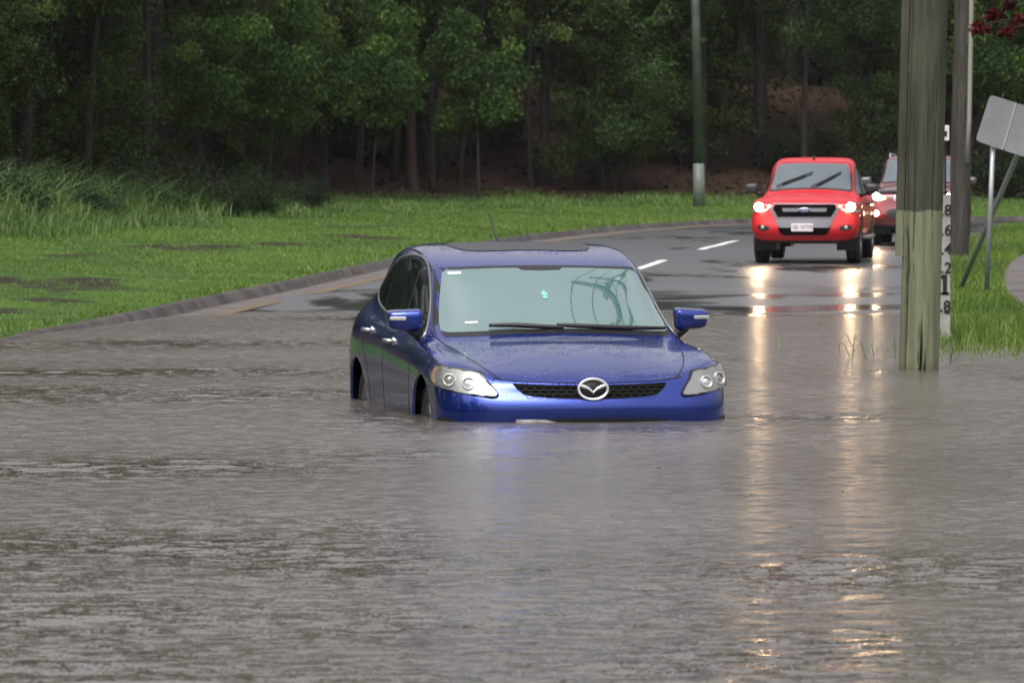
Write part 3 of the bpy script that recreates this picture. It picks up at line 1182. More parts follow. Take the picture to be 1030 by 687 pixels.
# door handles
for y0, z0 in ((2.42, .955), (3.30, 1.0)):
    for sx in (-1, 1):
        p, n = car.proj('side', y0, z0)
        bm = bmesh.new()
        tube(bm, [(p.x + .0, y0 - .09, z0), (p.x + .035, y0 - .06, z0 + .002), (p.x + .04, y0, z0 + .003), (p.x + .035, y0 + .06, z0 + .002), (p.x, y0 + .09, z0)],
             [.016, .014, .014, .014, .016], 10)
        lathe(bm, [(p.x - .01, .03), (p.x + .006, .03), (p.x + .006, .001)], 16, 'x', M=Matrix.Translation((0, y0 - .13, z0)))
        if sx < 0:
            for v in bm.verts: v.co.x *= -1
            bmesh.ops.reverse_faces(bm, faces=bm.faces)
        from_bm('door_handle', bm, m_trim, car.root, True)

# grille with honeycomb mesh, badge
gr = [(-.50, .757), (-.25, .748), (0, .746), (.25, .748), (.50, .757), (.475, .72), (.43, .685), (.38, .674), (.2, .660), (0, .655), (-.2, .660), (-.38, .674), (-.43, .685), (-.475, .72)]
gril = car.patch('grille', 'front', gr, .003, mat('grille_void', (.004, .004, .004), .9, spec=.05), step=.05)
bm = bmesh.new()
mesh_m = mat('grille_mesh', (.020, .020, .019), .5)
for r_ in range(3):
    for c_ in range(-9, 10):
        hx = c_ * .056 + (.028 if r_ % 2 else 0)
        hz = .675 + r_ * .026
        lim = .47 - (.74 - hz) * .9
        if abs(hx) > lim or hz > .745: continue
        pts = []
        for k in range(6):
            t = math.pi / 3 * k
            p, n = car.proj('front', hx + .030 * math.cos(t), hz + .0155 * math.sin(t))
            pts.append(p + n * .006)
        for k in range(6):
            tube(bm, [pts[k], pts[(k + 1) % 6]], .0014, 4, False)
from_bm('grille_mesh', bm, mesh_m, gril)
p, n = car.proj('front', 0, .712)
at = p + n * .028
bm = bmesh.new()
lathe(bm, [(.0, .001), (.0, .098), (.02, .102)], 40, 'y', M=Matrix.Diagonal((1, 1, .74, 1)))
bg_ = car.flatpiece('badge', bm, at, Vector((0, -1, .05)).normalized(), m_black)
m_chrome = mat('bright_chrome', (.86, .87, .88), .22, .75)
bm = bmesh.new()
E = [(.098 * math.cos(t), 0, .073 * math.sin(t)) for t in [2 * math.pi * k / 48 for k in range(48)]]
rows = []
for k in range(48):
    t = 2 * math.pi * k / 48
    c, s_ = math.cos(t), math.sin(t)
    rows.append([bm.verts.new((c * a, y, s_ * b)) for a, b, y in ((.103, .077, .0), (.101, .075, -.012), (.093, .067, -.014), (.084, .058, -.004))])
for k in range(48):
    a, b = rows[k], rows[(k + 1) % 48]
    for i in range(3): bm.faces.new((a[i], b[i], b[i + 1], a[i + 1]))
# the wing: two swept arms dipping to a point in the middle
wing_t = [(-.092, .034), (-.075, .034), (-.050, .026), (-.025, .012), (-.008, -.004), (0, -.016), (.008, -.004), (.025, .012), (.050, .026), (.075, .034), (.092, .034)]
wing_b = [(-.090, .024), (-.072, .012), (-.048, .004), (-.024, -.008), (-.007, -.024), (0, -.034), (.007, -.024), (.024, -.008), (.048, .004), (.072, .012), (.090, .024)]
pa = None
for (a, b), (c, d) in zip(wing_t, wing_b):
    row = [bm.verts.new((a, -.004, b)), bm.verts.new(((a + c) / 2, -.014, (b + d) / 2)), bm.verts.new((c, -.004, d))]
    if pa:
        for i in range(2): bm.faces.new((pa[i], row[i], row[i + 1], pa[i + 1]))
    pa = row
bmesh.ops.recalc_face_normals(bm, faces=bm.faces)
em = car.flatpiece('emblem', bm, at + Vector((0, -.002, 0)), Vector((0, -1, .05)).normalized(), m_chrome, bg_)

# lower air intake and number plate, half under water
car.patch('lower_intake', 'front', P2([(-.52, .505), (-.3, .525), (0, .53), (.3, .525), (.52, .505), (.50, .40), (.3, .36), (-.3, .36), (-.50, .40)], 3), .003, m_black)
p, n = car.proj('front', -.32, .47)
bm = bmesh.new()
box(bm, (-.31, p.y - .012, .46), (.37, .012, .125), rot=(0, 0, R(-4)), bevel=.004)
from_bm('number_plate', bm, mat('muddy_number_plate', (.32, .32, .29), .5, var=.3, vscale=12), car.root)
car.patch('fog_lamp_recess', 'corner', P2([(.78, .515), (.93, .525), (.90, .46), (.80, .45)], 4), .003, m_black, 2)

# headlights
hl = [(.505, .684), (.53, .712), (.60, .770), (.655, .812), (.665, .818), (.76, .832), (.88, .847), (1.0, .862), (1.05, .862), (1.07, .848), (1.083, .81),
      (1.078, .765), (1.062, .752), (.95, .725), (.80, .703), (.65, .682), (.54, .668), (.515, .668), (.505, .675)]
hlo = [(a if a < .8 else .8 + (a - .8) * .88, z) for a, z in hl]
for mir in (0, 1):
    h_ = car.patch('headlight', 'corner', hlo, .009, m_lampbowl, mir, step=.04)
    car.strip('headlight_seal', 'corner', hlo, .010, .011, m_gap, True, mir, h_)
    for (ca, cz, rr) in ((.845, .772, .043), (.70, .752, .043)):
        p, n = car.proj('corner', ca, cz)
        n = (n + Vector((0, -1.2, 0))).normalized()
        for nm, mt, prof in (('projector_ring', m_lampwhite, [(.012, rr), (-.016, rr * .96), (-.016, rr * .80), (.004, rr * .74)]),
                             ('projector', m_lampdark if ca > .75 else m_lampwhite, [(.000, rr * .76), (-.006, rr * .45), (-.010, .001)])):
            bm = bmesh.new()
            lathe(bm, prof, 28, 'y')
            q = Vector((0, -1, 0)).rotation_difference(n)
            bmesh.ops.transform(bm, matrix=Matrix.Translation(p + n * .021) @ q.to_matrix().to_4x4(), verts=bm.verts)
            if mir:
                for v in bm.verts: v.co.x *= -1
            bmesh.ops.recalc_face_normals(bm, faces=bm.faces)
            from_bm(nm, bm, mt, h_, True)
    car.patch('turn_indicator', 'corner', P2([(.975, .845), (1.015, .842), (1.04, .80), (1.03, .765), (.98, .75), (1.00, .80)], 3), .013, m_amber, mir, parent=h_, step=.03)
    car.patch('lens', 'corner', hlo, .030, m_lens, mir, step=.05, rim=-.022, parent=h_, dome=.004)

# mirrors
for sx in (-1, 1):
    bm = bmesh.new()
    bmesh.ops.create_cube(bm, size=1)
    for v in bm.verts:
        v.co = Vector((v.co.x * .255, v.co.y * .13, v.co.z * .175))
        if v.co.x > 0: v.co.z *= .82; v.co.y += .035
        if v.co.z < 0: v.co.x *= .86
        if v.co.y < 0: v.co.z *= .8; v.co.x *= .9
    bmesh.ops.bevel(bm, geom=bm.edges[:], offset=.034, segments=4, affect='EDGES', profile=.5)
    M_ = Matrix.Translation((.965, 1.56, 1.128))
    bmesh.ops.transform(bm, matrix=M_, verts=bm.verts)
    if sx < 0:
        for v in bm.verts: v.co.x *= -1
        bmesh.ops.reverse_faces(bm, faces=bm.faces)
    mi = from_bm('wing_mirror', bm, m_blue, car.root, True)
    bm = bmesh.new()
    tube(bm, [(sx * .84, 1.60, 1.0), (sx * .88, 1.585, 1.03), (sx * .93, 1.575, 1.075)], [.04, .034, .034], 10)
    from_bm('mirror_arm', bm, m_black, mi, True)
    bm = bmesh.new()
    box(bm, (sx * 1.02, 1.503, 1.143), (.11, .02, .026), rot=(0, 0, sx * R(14)), bevel=.006)
    from_bm('indicator_strip', bm, m_lampwhite, mi)
    bm = bmesh.new()
    box(bm, (sx * .965, 1.628, 1.128), (.17, .008, .11), bevel=.003)
    from_bm('mirror_glass', bm, m_glass_dark, mi)

# wipers
for pts in ([(.72, 1.052), (.45, 1.058), (.15, 1.072), (-.02, 1.082)], [(.02, 1.064), (-.12, 1.07), (-.30, 1.08), (-.46, 1.078)]):
    pp3 = []
    for a, b_ in P2(pts, 6, False):
        p, n = car.proj('front', a, b_)
        pp3.append(p + n * .03)
    bm = bmesh.new()
    tube(bm, pp3, [.011 + .006 * math.sin(math.pi * k / (len(pp3) - 1)) for k in range(len(pp3))], 6)
    from_bm('wiper', bm, m_black, car.root, True)
# floor pan so that nothing shows through under the body
bm = bmesh.new()
box(bm, (0, 2.3, .42), (1.3, 3.9, .28), bevel=.05)
from_bm('underbody', bm, m_black, car.root)
car.root.location = (0.54, 35.0, -.505)
car.root.rotation_euler = (R(.6), 0, R(10.6))
car.root.scale = (1.045, 1, 1)

# ------------------------------------------------------------------ truck and SUV shells
TT = [
 [(0, .10, 1.03), (.25, .11, 1.03), (.48, .14, 1.032), (.66, .17, 1.04), (.80, .22, 1.055), (.905, .34, 1.04)],
 [(0, .30, 1.10), (.25, .31, 1.10), (.48, .33, 1.09), (.68, .35, 1.085), (.81, .40, 1.10), (.915, .52, 1.07)],
 [(0, .60, 1.155), (.25, .60, 1.15), (.50, .62, 1.13), (.71, .64, 1.115), (.83, .68, 1.12), (.92, .76, 1.075)],
 [(0, .95, 1.195), (.25, .95, 1.19), (.50, .96, 1.17), (.72, .98, 1.13), (.82, 1.02, 1.115), (.905, 1.05, 1.08)],
 [(0, 1.22, 1.225), (.26, 1.23, 1.22), (.52, 1.27, 1.20), (.73, 1.36, 1.17), (.83, 1.40, 1.12), (.90, 1.42, 1.09)],
 [(0, 1.28, 1.25), (.27, 1.29, 1.245), (.53, 1.33, 1.225), (.75, 1.46, 1.19), (.83, 1.58, 1.13), (.90, 1.62, 1.09)],
 [(0, 1.60, 1.47), (.26, 1.61, 1.465), (.49, 1.66, 1.44), (.695, 1.76, 1.40), (.83, 1.85, 1.135), (.90, 1.90, 1.09)],
 [(0, 1.92, 1.68), (.25, 1.93, 1.675), (.52, 1.98, 1.66), (.72, 2.02, 1.635), (.83, 2.15, 1.14), (.90, 2.15, 1.09)],
 [(0, 2.15, 1.775), (.24, 2.16, 1.77), (.53, 2.20, 1.768), (.715, 2.26, 1.75), (.83, 2.45, 1.14), (.90, 2.45, 1.09)],
 [(0, 2.80, 1.82), (.24, 2.80, 1.815), (.54, 2.80, 1.81), (.72, 2.80, 1.785), (.83, 2.85, 1.14), (.90, 2.85, 1.09)],
 [(0, 3.36, 1.80), (.24, 3.36, 1.795), (.50, 3.35, 1.79), (.67, 3.32, 1.74), (.82, 3.30, 1.14), (.90, 3.30, 1.09)],
 [(0, 3.50, 1.18), (.24, 3.50, 1.18), (.43, 3.50, 1.18), (.60, 3.50, 1.17), (.80, 3.50, 1.13), (.90, 3.52, 1.08)],
 [(0, 5.20, 1.14), (.24, 5.20, 1.14), (.43, 5.20, 1.14), (.62, 5.20, 1.14), (.80, 5.20, 1.12), (.88, 5.20, 1.08)],
 [(0, 5.30, 1.12), (.24, 5.30, 1.12), (.43, 5.30, 1.12), (.62, 5.30, 1.12), (.78, 5.29, 1.10), (.85, 5.27, 1.05)],
]


def truck_cols(T):
    ZF = [.88, .74, .62, .52, .40]
    cols = []
    for x, ys in ((0, [.07, .03, -.03, -.03, .05]), (.25, [.075, .035, -.02, -.02, .06]), (.47, [.10, .06, .01, .01, .09]), (.68, [.13, .09, .045, .045, .13])):
        cols.append([(x, y, z) for y, z in zip(ys, ZF)])
    cols.append([(.84, .19, .89), (.865, .15, .74), (.87, .12, .62), (.86, .13, .52), (.81, .21, .42)])
    cols.append([(.92, .34, .90), (.935, .31, .74), (.935, .30, .64), (.925, .31, .55), (.89, .36, .45)])
    for j in range(1, 13):
        y = T[j][5][1]
        fl = .03 * math.exp(-((y - .95) / .42) ** 2) + .03 * math.exp(-((y - 4.15) / .42) ** 2)
        cols.append([(.905 + fl, y, .92), (.905 + fl, y, .76), (.90 + fl, y, .66), (.895 + fl, y, .58), (.86, y, .47)])
    yb = T[13][5][1]
    cols.append([(.87, yb + .02, .95), (.87, yb + .03, .80), (.87, yb + .03, .70), (.86, yb + .02, .60), (.82, yb, .52)])
    for i in (4, 3, 2, 1, 0):
        x, y = T[13][i][0], T[13][i][1]
        cols.append([(x, y + .02, .95), (x, y + .04, .80), (x, y + .04, .70), (x, y + .02, .60), (x, y, .52)])
    return cols


m_void = mat('dark_void', (.004, .004, .004), .9, spec=.05)
m_red = paint('red_paint', (.46, .003, .008), metal=0, rough=.5, beads=False)
m_red.node_tree.nodes['Principled BSDF'].inputs['Coat Weight'].default_value = .25
tr = Vehicle('pickup_truck', TT, truck_cols(TT), m_red, [(.95, .42, .43), (4.15, .42, .43)])
tag(tr.root, 'bright red pickup truck facing us on the wet road, headlights lit and wipers mid-sweep', 'pickup truck')


def truck_common(v, glassm, grille_style):
    for sx in (-1, 1):
        v.wheel(sx * .79, .95, .385, .255)
        v.wheel(sx * .79, v.rw, .385, .255)
    ws = [(0, 1.262), (.3, 1.255), (.55, 1.235), (.69, 1.215), (.725, 1.235), (.705, 1.38), (.67, 1.58), (.64, 1.692), (.60, 1.715), (.3, 1.728), (0, 1.732)]
    v.patch('windscreen_surround', 'front', ws + [(-a, b) for a, b in ws[-2:0:-1]], .002, m_black, step=.06)
    wg = [(0, 1.285), (.3, 1.277), (.55, 1.258), (.66, 1.243), (.685, 1.26), (.67, 1.38), (.638, 1.58), (.61, 1.672), (.575, 1.691), (.3, 1.702), (0, 1.706)]
    v.patch('windscreen', 'front', wg + [(-a, b) for a, b in wg[-2:0:-1]], .006, glassm, step=.05)
    for sx in (-1, 1):
        bm = bmesh.new()
        bmesh.ops.create_cube(bm, size=1)
        for q in bm.verts:
            q.co = Vector((q.co.x * .235, q.co.y * .14, q.co.z * .20))
            if q.co.x > 0: q.co.z *= .86
            if q.co.y < 0: q.co.z *= .82; q.co.x *= .9
        bmesh.ops.bevel(bm, geom=bm.edges[:], offset=.045, segments=3, affect='EDGES', profile=.5)
        bmesh.ops.translate(bm, vec=(1.045, 1.72, 1.27), verts=bm.verts)
        if sx < 0:
            for q in bm.verts: q.co.x *= -1
            bmesh.ops.reverse_faces(bm, faces=bm.faces)
        mi = from_bm('wing_mirror', bm, v.mirror_mat, v.root, True)
        bm = bmesh.new()
        tube(bm, [(sx * .84, 1.74, 1.15), (sx * .92, 1.73, 1.18), (sx * .98, 1.73, 1.22)], .035, 8)
        from_bm('mirror_arm', bm, m_black, mi, True)
    bm = bmesh.new()
    box(bm, (0, 2.6, .50), (1.0, 4.6, .16), bevel=.03)
    box(bm, (0, .95, .38), (1.35, .12, .10), bevel=.03)
    box(bm, (0, v.rw, .38), (1.35, .12, .12), bevel=.03)
    box(bm, (0, .30, .42), (1.15, .3, .14), bevel=.05)
    from_bm('chassis', bm, m_black, v.root)


def lit(v, a, z, rr, m, nm, frame='front', mirror=0, parent=None, fwd=.03):
    p, n = v.proj(frame, a, z)
    n = (n + Vector((0, -2.5, 0))).normalized()
    bm = bmesh.new()
    lathe(bm, [(.01, rr * .9), (0, rr), (-.012, rr * .8), (-.018, rr * .4), (-.02, .001)], 24, 'y')
    q = Vector((0, -1, 0)).rotation_difference(n)
    bmesh.ops.transform(bm, matrix=Matrix.Translation(p + n * fwd) @ q.to_matrix().to_4x4(), verts=bm.verts)
    if mirror:
        for x in bm.verts: x.co.x *= -1
    bmesh.ops.recalc_face_normals(bm, faces=bm.faces)
    o = from_bm(nm, bm, m, parent or v.root, True)
    if m in (m_lamp_on, m_lamp_fog):      # opaque cup behind the lamp
        bm = bmesh.new()
        lathe(bm, [(-.004, rr * 1.10), (.004, rr * 1.14), (.03, rr * .9), (.035, .001)], 24, 'y')
        bmesh.ops.transform(bm, matrix=Matrix.Translation(p + n * (fwd - .012)) @ q.to_matrix().to_4x4(), verts=bm.verts)
        if mirror:
            for x in bm.verts: x.co.x *= -1
        from_bm('lamp_housing', bm, m_black, o if parent is None else parent, True)
    return o


tr.rw = 4.15
tr.mirror_mat = mat('grey_mirror_shell', (.030, .032, .035), .4, .1)
truck_common(tr, m_truckglass, 0)
# truck side glass
sd_ = P2([(1.62, 1.17), (1.85, 1.36), (2.12, 1.56), (2.35, 1.655), (2.7, 1.69), (3.15, 1.67), (3.3, 1.58), (3.34, 1.35), (3.3, 1.19), (2.6, 1.165), (2.0, 1.16)], 3)
tr.patch('window_surround', 'side', sd_, .002, m_black, 2, step=.08)
cx_ = sum(p[0] for p in sd_) / len(sd_)
cz_ = sum(p[1] for p in sd_) / len(sd_)
sds = [(cx_ + (a - cx_) * .95, cz_ + (b - cz_) * .90) for a, b in sd_]
for lo, hi in ((1, 2.45), (2.53, 3.4)):
    tr.patch('side_window', 'side', clipx(sds, lo, hi), .006, m_glass_dark, 2, step=.08)
# grille: silver hexagon frame, black inside, two silver bars, oval badge
fr = [(-.60, .95), (-.56, 1.03), (.56, 1.03), (.60, .95), (.50, .775), (-.50, .775)]
m_gframe = mat('silver_grille_frame', (.115, .12, .13), .4, .3)
g1 = tr.patch('grille', 'front', fr, .006, m_gframe, step=.08, smooth_=False)
tr.patch('grille_opening', 'front', [(-.545, .945), (-.51, 1.005), (.51, 1.005), (.545, .945), (.455, .80), (-.455, .80)], .012, m_void, step=.08, parent=g1, smooth_=False)
tr.patch('grille_bar', 'front', [(-.38, .905), (-.37, .945), (.37, .945), (.38, .905), (.35, .885), (-.35, .885)], .020, m_gframe, step=.1, parent=g1)
p, n = tr.proj('front', 0, .915)
bm = bmesh.new()
lathe(bm, [(0, .105), (-.014, .10), (-.016, .088)], 32, 'y', M=Matrix.Diagonal((1, 1, .42, 1)))
bd = tr.flatpiece('badge', bm, p + Vector((0, -.035, 0)), Vector((0, -1, 0)), m_trim)
bm = bmesh.new()
lathe(bm, [(-.014, .092), (-.018, .07), (-.019, .001)], 32, 'y', M=Matrix.Diagonal((1, 1, .42, 1)))
tr.flatpiece('badge_face', bm, p + Vector((0, -.035, 0)), Vector((0, -1, 0)), mat('dark_blue_badge', (.01, .03, .14), .3), bd)
me = text_mesh('Ford', .062, .001)
o = link('badge_lettering', me, mat('badge_letter_silver', (.7, .7, .7), .3), bd)
o.location = p + Vector((0, -.056, 0))
o.rotation_euler = (R(90), 0, 0)
# silver lower bar and dark intake
tr.patch('bumper_bar', 'front', [(-.50, .765), (.50, .765), (.45, .66), (.40, .61), (-.40, .61), (-.45, .66)], .014, m_gframe, step=.08)
tr.patch('lower_intake', 'front', [(-.45, .615), (.45, .615), (.40, .53), (.34, .50), (-.34, .50), (-.40, .53)], .022, m_void, step=.08)
p, n = tr.proj('front', -.03, .62)
bm = bmesh.new()
box(bm, (-.03, p.y - .03, .625), (.372, .012, .135), bevel=.003)
npl = from_bm('number_plate', bm, mat('plate_white', (.72, .70, .70), .4), tr.root)
me = text_mesh('181 WTM', .105, .001)
o = link('plate_lettering', me, mat('plate_maroon', (.16, .02, .06), .4), npl)
o.location = (-.03, p.y - .0375, .622)
o.rotation_euler = (R(90), 0, 0)
o.scale = (.80, 1, 1)
tr.patch('fog_lamp_recess', 'front', P2([(-.80, .60), (-.78, .665), (-.62, .64), (-.60, .585), (-.70, .565)], 3), .004, m_black, 0, step=.05)
tr.patch('fog_lamp_recess', 'front', P2([(.80, .60), (.78, .665), (.62, .64), (.60, .585), (.70, .565)], 3), .004, m_black, 0, step=.05)
for mir in (0, 1):
    lit(tr, .71, .615, .035, m_lampbowl, 'fog_lamp', 'front', mir)
    h_ = tr.patch('headlight', 'corner', P2([(.56, .90), (.53, .965), (.60, 1.01), (.85, 1.03), (1.02, 1.01), (1.04, .94), (.95, .88), (.75, .875)], 3), .005, m_lampbowl, mir, step=.08)
    lit(tr, .78, .965, .072, m_lamp_on, 'headlamp', 'front', mir, h_, .05)
    lit(tr, .60, .985, .022, m_side_on, 'side_lamp', 'front', mir, h_, .02)
for pts in ([(.02, 1.290), (.17, 1.345), (.34, 1.44), (.50, 1.53)], [(-.58, 1.29), (-.42, 1.36), (-.18, 1.45), (.02, 1.53)]):
    pp3 = []
    for a, b_ in P2(pts, 4, False):
        p, n = tr.proj('front', a - .0, b_)
        pp3.append(p + n * .03)
    bm = bmesh.new()
    tube(bm, pp3, [.012] * 3 + [.022] * (len(pp3) - 6) + [.014] * 3, 6)
    from_bm('wiper', bm, m_black, tr.root, True)
bm = bmesh.new()
tube(bm, [(0, 2.28, 1.76), (0, 2.30, 1.83)], [.03, .016], 10)
from_bm('roof_antenna', bm, m_black, tr.root, True)
for y0 in (2.35, 3.2):
    for sx in (-1, 1):
        bm = bmesh.new()
        tube(bm, [(sx * .90, y0 - .09, 1.0), (sx * .945, y0 - .05, 1.0), (sx * .945, y0 + .05, 1.0), (sx * .90, y0 + .09, 1.0)], .018, 8)
        from_bm('door_handle', bm, m_black, tr.root, True)
for sx in (-1, 1):
    bm = bmesh.new()
    box(bm, (sx * .93, 2.55, .43), (.13, 1.7, .05), bevel=.015)
    from_bm('side_step', bm, m_silver, tr.root)
for pts in ([(1.50, 1.05), (1.50, .8), (1.50, .5)], [(2.50, 1.12), (2.50, .8), (2.50, .5)], [(3.40, 1.12), (3.42, .8), (3.42, .5)]):
    tr.strip('panel_gap', 'side', P2(pts, 5, False), .01, .0015, m_gap, mirror=2)
A_ = at_Y(812, 264, 91.0)
tr.root.location = (A_.x - .10, 90.2, float(zr(91.0)))
tr.root.rotation_euler = (R(.5), 0, R(-7.5))

# SUV behind it
TS = [list(r) for r in TT]
TS[10] = [(0, 3.60, 1.81), (.24, 3.60, 1.805), (.50, 3.60, 1.795), (.67, 3.60, 1.75), (.83, 3.5, 1.15), (.905, 3.5, 1.09)]
TS[11] = [(0, 4.30, 1.78), (.24, 4.30, 1.775), (.50, 4.30, 1.765), (.65, 4.28, 1.71), (.82, 4.20, 1.15), (.905, 4.20, 1.09)]
TS[12] = [(0, 4.62, 1.70), (.24, 4.62, 1.695), (.43, 4.60, 1.67), (.57, 4.58, 1.60), (.79, 4.55, 1.15), (.89, 4.55, 1.08)]
TS[13] = [(0, 4.78, 1.14), (.24, 4.78, 1.14), (.43, 4.77, 1.14), (.60, 4.75, 1.13), (.76, 4.72, 1.10), (.85, 4.66, 1.05)]
m_red2 = paint('dark_red_paint', (.13, .004, .007), metal=.3, rough=.35, beads=False)
cs = truck_cols(TS)
suv = Vehicle('car', TS, cs, m_red2, [(.95, .42, .43), (3.80, .42, .43)])
tag(suv.root, 'dark red wagon behind the pickup truck, half hidden by the thick pole, fog lamps lit', 'car')
suv.rw = 3.80
suv.mirror_mat = mat('black_chrome_mirror', (.10, .10, .10), .2, .4)
truck_common(suv, m_truckglass, 1)
sd_ = P2([(1.62, 1.17), (1.85, 1.36), (2.12, 1.56), (2.35, 1.655), (2.8, 1.69), (3.6, 1.68), (4.3, 1.60), (4.45, 1.40), (4.4, 1.22), (3.4, 1.17), (2.0, 1.16)], 3)
suv.patch('window_surround', 'side', sd_, .002, m_black, 2, step=.1)
cx_ = sum(p[0] for p in sd_) / len(sd_)
cz_ = sum(p[1] for p in sd_) / len(sd_)
sds = [(cx_ + (a - cx_) * .96, cz_ + (b - cz_) * .90) for a, b in sd_]
for lo, hi in ((1, 2.45), (2.53, 3.5), (3.58, 4.6)):
    suv.patch('side_window', 'side', clipx(sds, lo, hi), .006, m_glass_dark, 2, step=.1)
g2_ = suv.patch('grille', 'front', P2([(-.36, .99), (0, 1.01), (.36, .99), (.32, .84), (0, .81), (-.32, .84)], 3), .006, m_silver, step=.08)
for zz in (.865, .92, .965):
    suv.patch('grille_slot', 'front', [(-.34, zz - .012), (.34, zz - .012), (.36, zz + .012), (-.36, zz + .012)], .010, m_black, step=.1, parent=g2_)
suv.patch('lower_intake', 'front', P2([(-.45, .72), (.45, .72), (.40, .54), (-.40, .54)], 3), .008, m_black, step=.08)
suv.patch('bonnet_guard', 'front', P2([(-.62, 1.055), (0, 1.075), (.62, 1.055), (.62, 1.02), (0, 1.03), (-.62, 1.02)], 3), .03, mat('smoked_bonnet_guard', (.012, .012, .014), .12), step=.08)
for mir in (0, 1):
    h_ = suv.patch('headlight', 'corner', P2([(.50, .89), (.48, .95), (.62, 1.02), (.90, 1.05), (1.04, 1.03), (1.04, .95), (.92, .90), (.7, .875)], 3), .006, m_lampbowl, mir, step=.08)
    lit(suv, .72, .965, .064, m_lamp_on, 'headlamp', 'front', mir, h_, .05)
    lit(suv, .56, .94, .028, m_side_on, 'side_lamp', 'front', mir, h_, .02)
    lit(suv, .72, .64, .05, m_lamp_fog, 'fog_lamp', 'front', mir, None, .03)
for sx in (-1, 1):
    bm = bmesh.new()
    tube(bm, [(sx * .62, 2.5, 1.75), (sx * .62, 2.6, 1.82), (sx * .62, 4.0, 1.81), (sx * .62, 4.1, 1.73)], .018, 8)
    from_bm('roof_rail', bm, m_silver, suv.root, True)
A_ = on_road(918, 247.5)
suv.root.scale = (1.03, 1.03, 1.03)
suv.root.location = (A_.x, A_.y, A_.z)
suv.root.rotation_euler = (0, 0, R(-8))

# ================================================================== poles, signs, gauge
def wood_pole_mesh(H, r0, r1, splits, seg=120, rows=260, lean=(0, 0), swell=None, seed=0):
    """a weathered timber pole with real drying splits cut into it"""
    rs = np.random.default_rng(seed)
    th = np.linspace(0, 2 * np.pi, seg, endpoint=False)
    zz = np.concatenate([np.linspace(-.6, 3.6, rows), np.linspace(3.7, H, 30)])
    TH, ZZ = np.meshgrid(th, zz)
    Rr_ = r0 + (r1 - r0) * np.clip(ZZ / H, 0, 1)
    ph = rs.random(8) * 6
    Rr_ = Rr_ * (1 + .018 * np.sin(3 * TH + ph[0] + .5 * ZZ) + .012 * np.sin(7 * TH + ph[1] + .3 * np.sin(ZZ * 1.3)) + .006 * np.sin(17 * TH + ph[2] + .6 * np.sin(ZZ * 2.1)))
    Rr_ += .0022 * np.sin(41 * TH + 2 * np.sin(ZZ * .8)) + .0018 * np.sin(ZZ * 9 + 3 * np.sin(TH * 2)) * np.sin(5 * TH)
    crack = np.zeros_like(TH)
    for (t0, z0, z1, wd, dep) in splits:
        c = t0 + .035 * np.sin(ZZ * 3.1 + t0) + .02 * np.sin(ZZ * 11 + t0 * 3)
        d = np.abs((TH - c + np.pi) % (2 * np.pi) - np.pi)
        fade = np.clip((ZZ - z0) / .25, 0, 1) * np.clip((z1 - ZZ) / .4, 0, 1)
        k = np.clip(1 - d / (wd * (.35 + .65 * fade) + 1e-6), 0, 1) * (fade > 0)
        Rr_ -= dep * k ** .6 * fade
        crack = np.maximum(crack, np.clip(k * 1.6, 0, 1) * np.minimum(1, fade * 2))
    X = Rr_ * np.cos(TH) + lean[0] * ZZ
    Y = Rr_ * np.sin(TH) + lean[1] * ZZ
    V = np.stack([X, Y, ZZ], 2).reshape(-1, 3)
    n = len(zz)
    i = np.arange(n - 1)[:, None] * seg
    j = np.arange(seg)[None, :]
    F = np.stack([(i + j).ravel(), (i + (j + 1) % seg).ravel(), (i + seg + (j + 1) % seg).ravel(), (i + seg + j).ravel()], 1)
    return V, F, crack.ravel()


def pole_mat(name, ca, cb, cc, cd, zsplit=None):
    m = bpy.data.materials.new(name)
    m.use_nodes = True
    nt = m.node_tree
    b = nt.nodes['Principled BSDF']
    grain = noise(nt, 14, 6, stretch=(1.6, 1.6, .09), rough=.65)
    blot = noise(nt, 2.2, 4, stretch=(1.4, 1.4, .5))
    c1 = mix_col(nt, ramp(nt, grain, .38, .62), ca, cb)
    c1 = mix_col(nt, ramp(nt, blot, .42, .68, 0, .7), c1, cc)
    if zsplit is not None:
        c2 = mix_col(nt, ramp(nt, grain, .35, .6), cd[0], cd[1])
        c2 = mix_col(nt, ramp(nt, blot, .55, .75, 0, .6), c2, cd[2])
        tc = nt.nodes.new('ShaderNodeTexCoord')
        sx = nt.nodes.new('ShaderNodeSeparateXYZ')
        nt.links.new(tc.outputs['Object'], sx.inputs[0])
        zz = math_n(nt, 'ADD', sx.outputs['Z'], math_n(nt, 'MULTIPLY', noise(nt, 6, 3), .06))
        c1 = mix_col(nt, ramp(nt, zz, zsplit, zsplit + .02), c2, c1)
        # waterline grime
        c1 = mix_col(nt, ramp(nt, zz, .40, .62, .55, 0), c1, (.045, .04, .022))
    at = node(nt, 'ShaderNodeAttribute', _attribute_name='crack')
    c1 = mix_col(nt, at.outputs['Fac'], c1, (.012, .010, .008))
    nt.links.new(c1, b.inputs['Base Color'])
    b.inputs['Roughness'].default_value = .6
    bp = nt.nodes.new('ShaderNodeBump')
    bp.inputs['Distance'].default_value = .008
    nt.links.new(grain, bp.inputs['Height'])
    nt.links.new(bp.outputs['Normal'], b.inputs['Normal'])
    return m


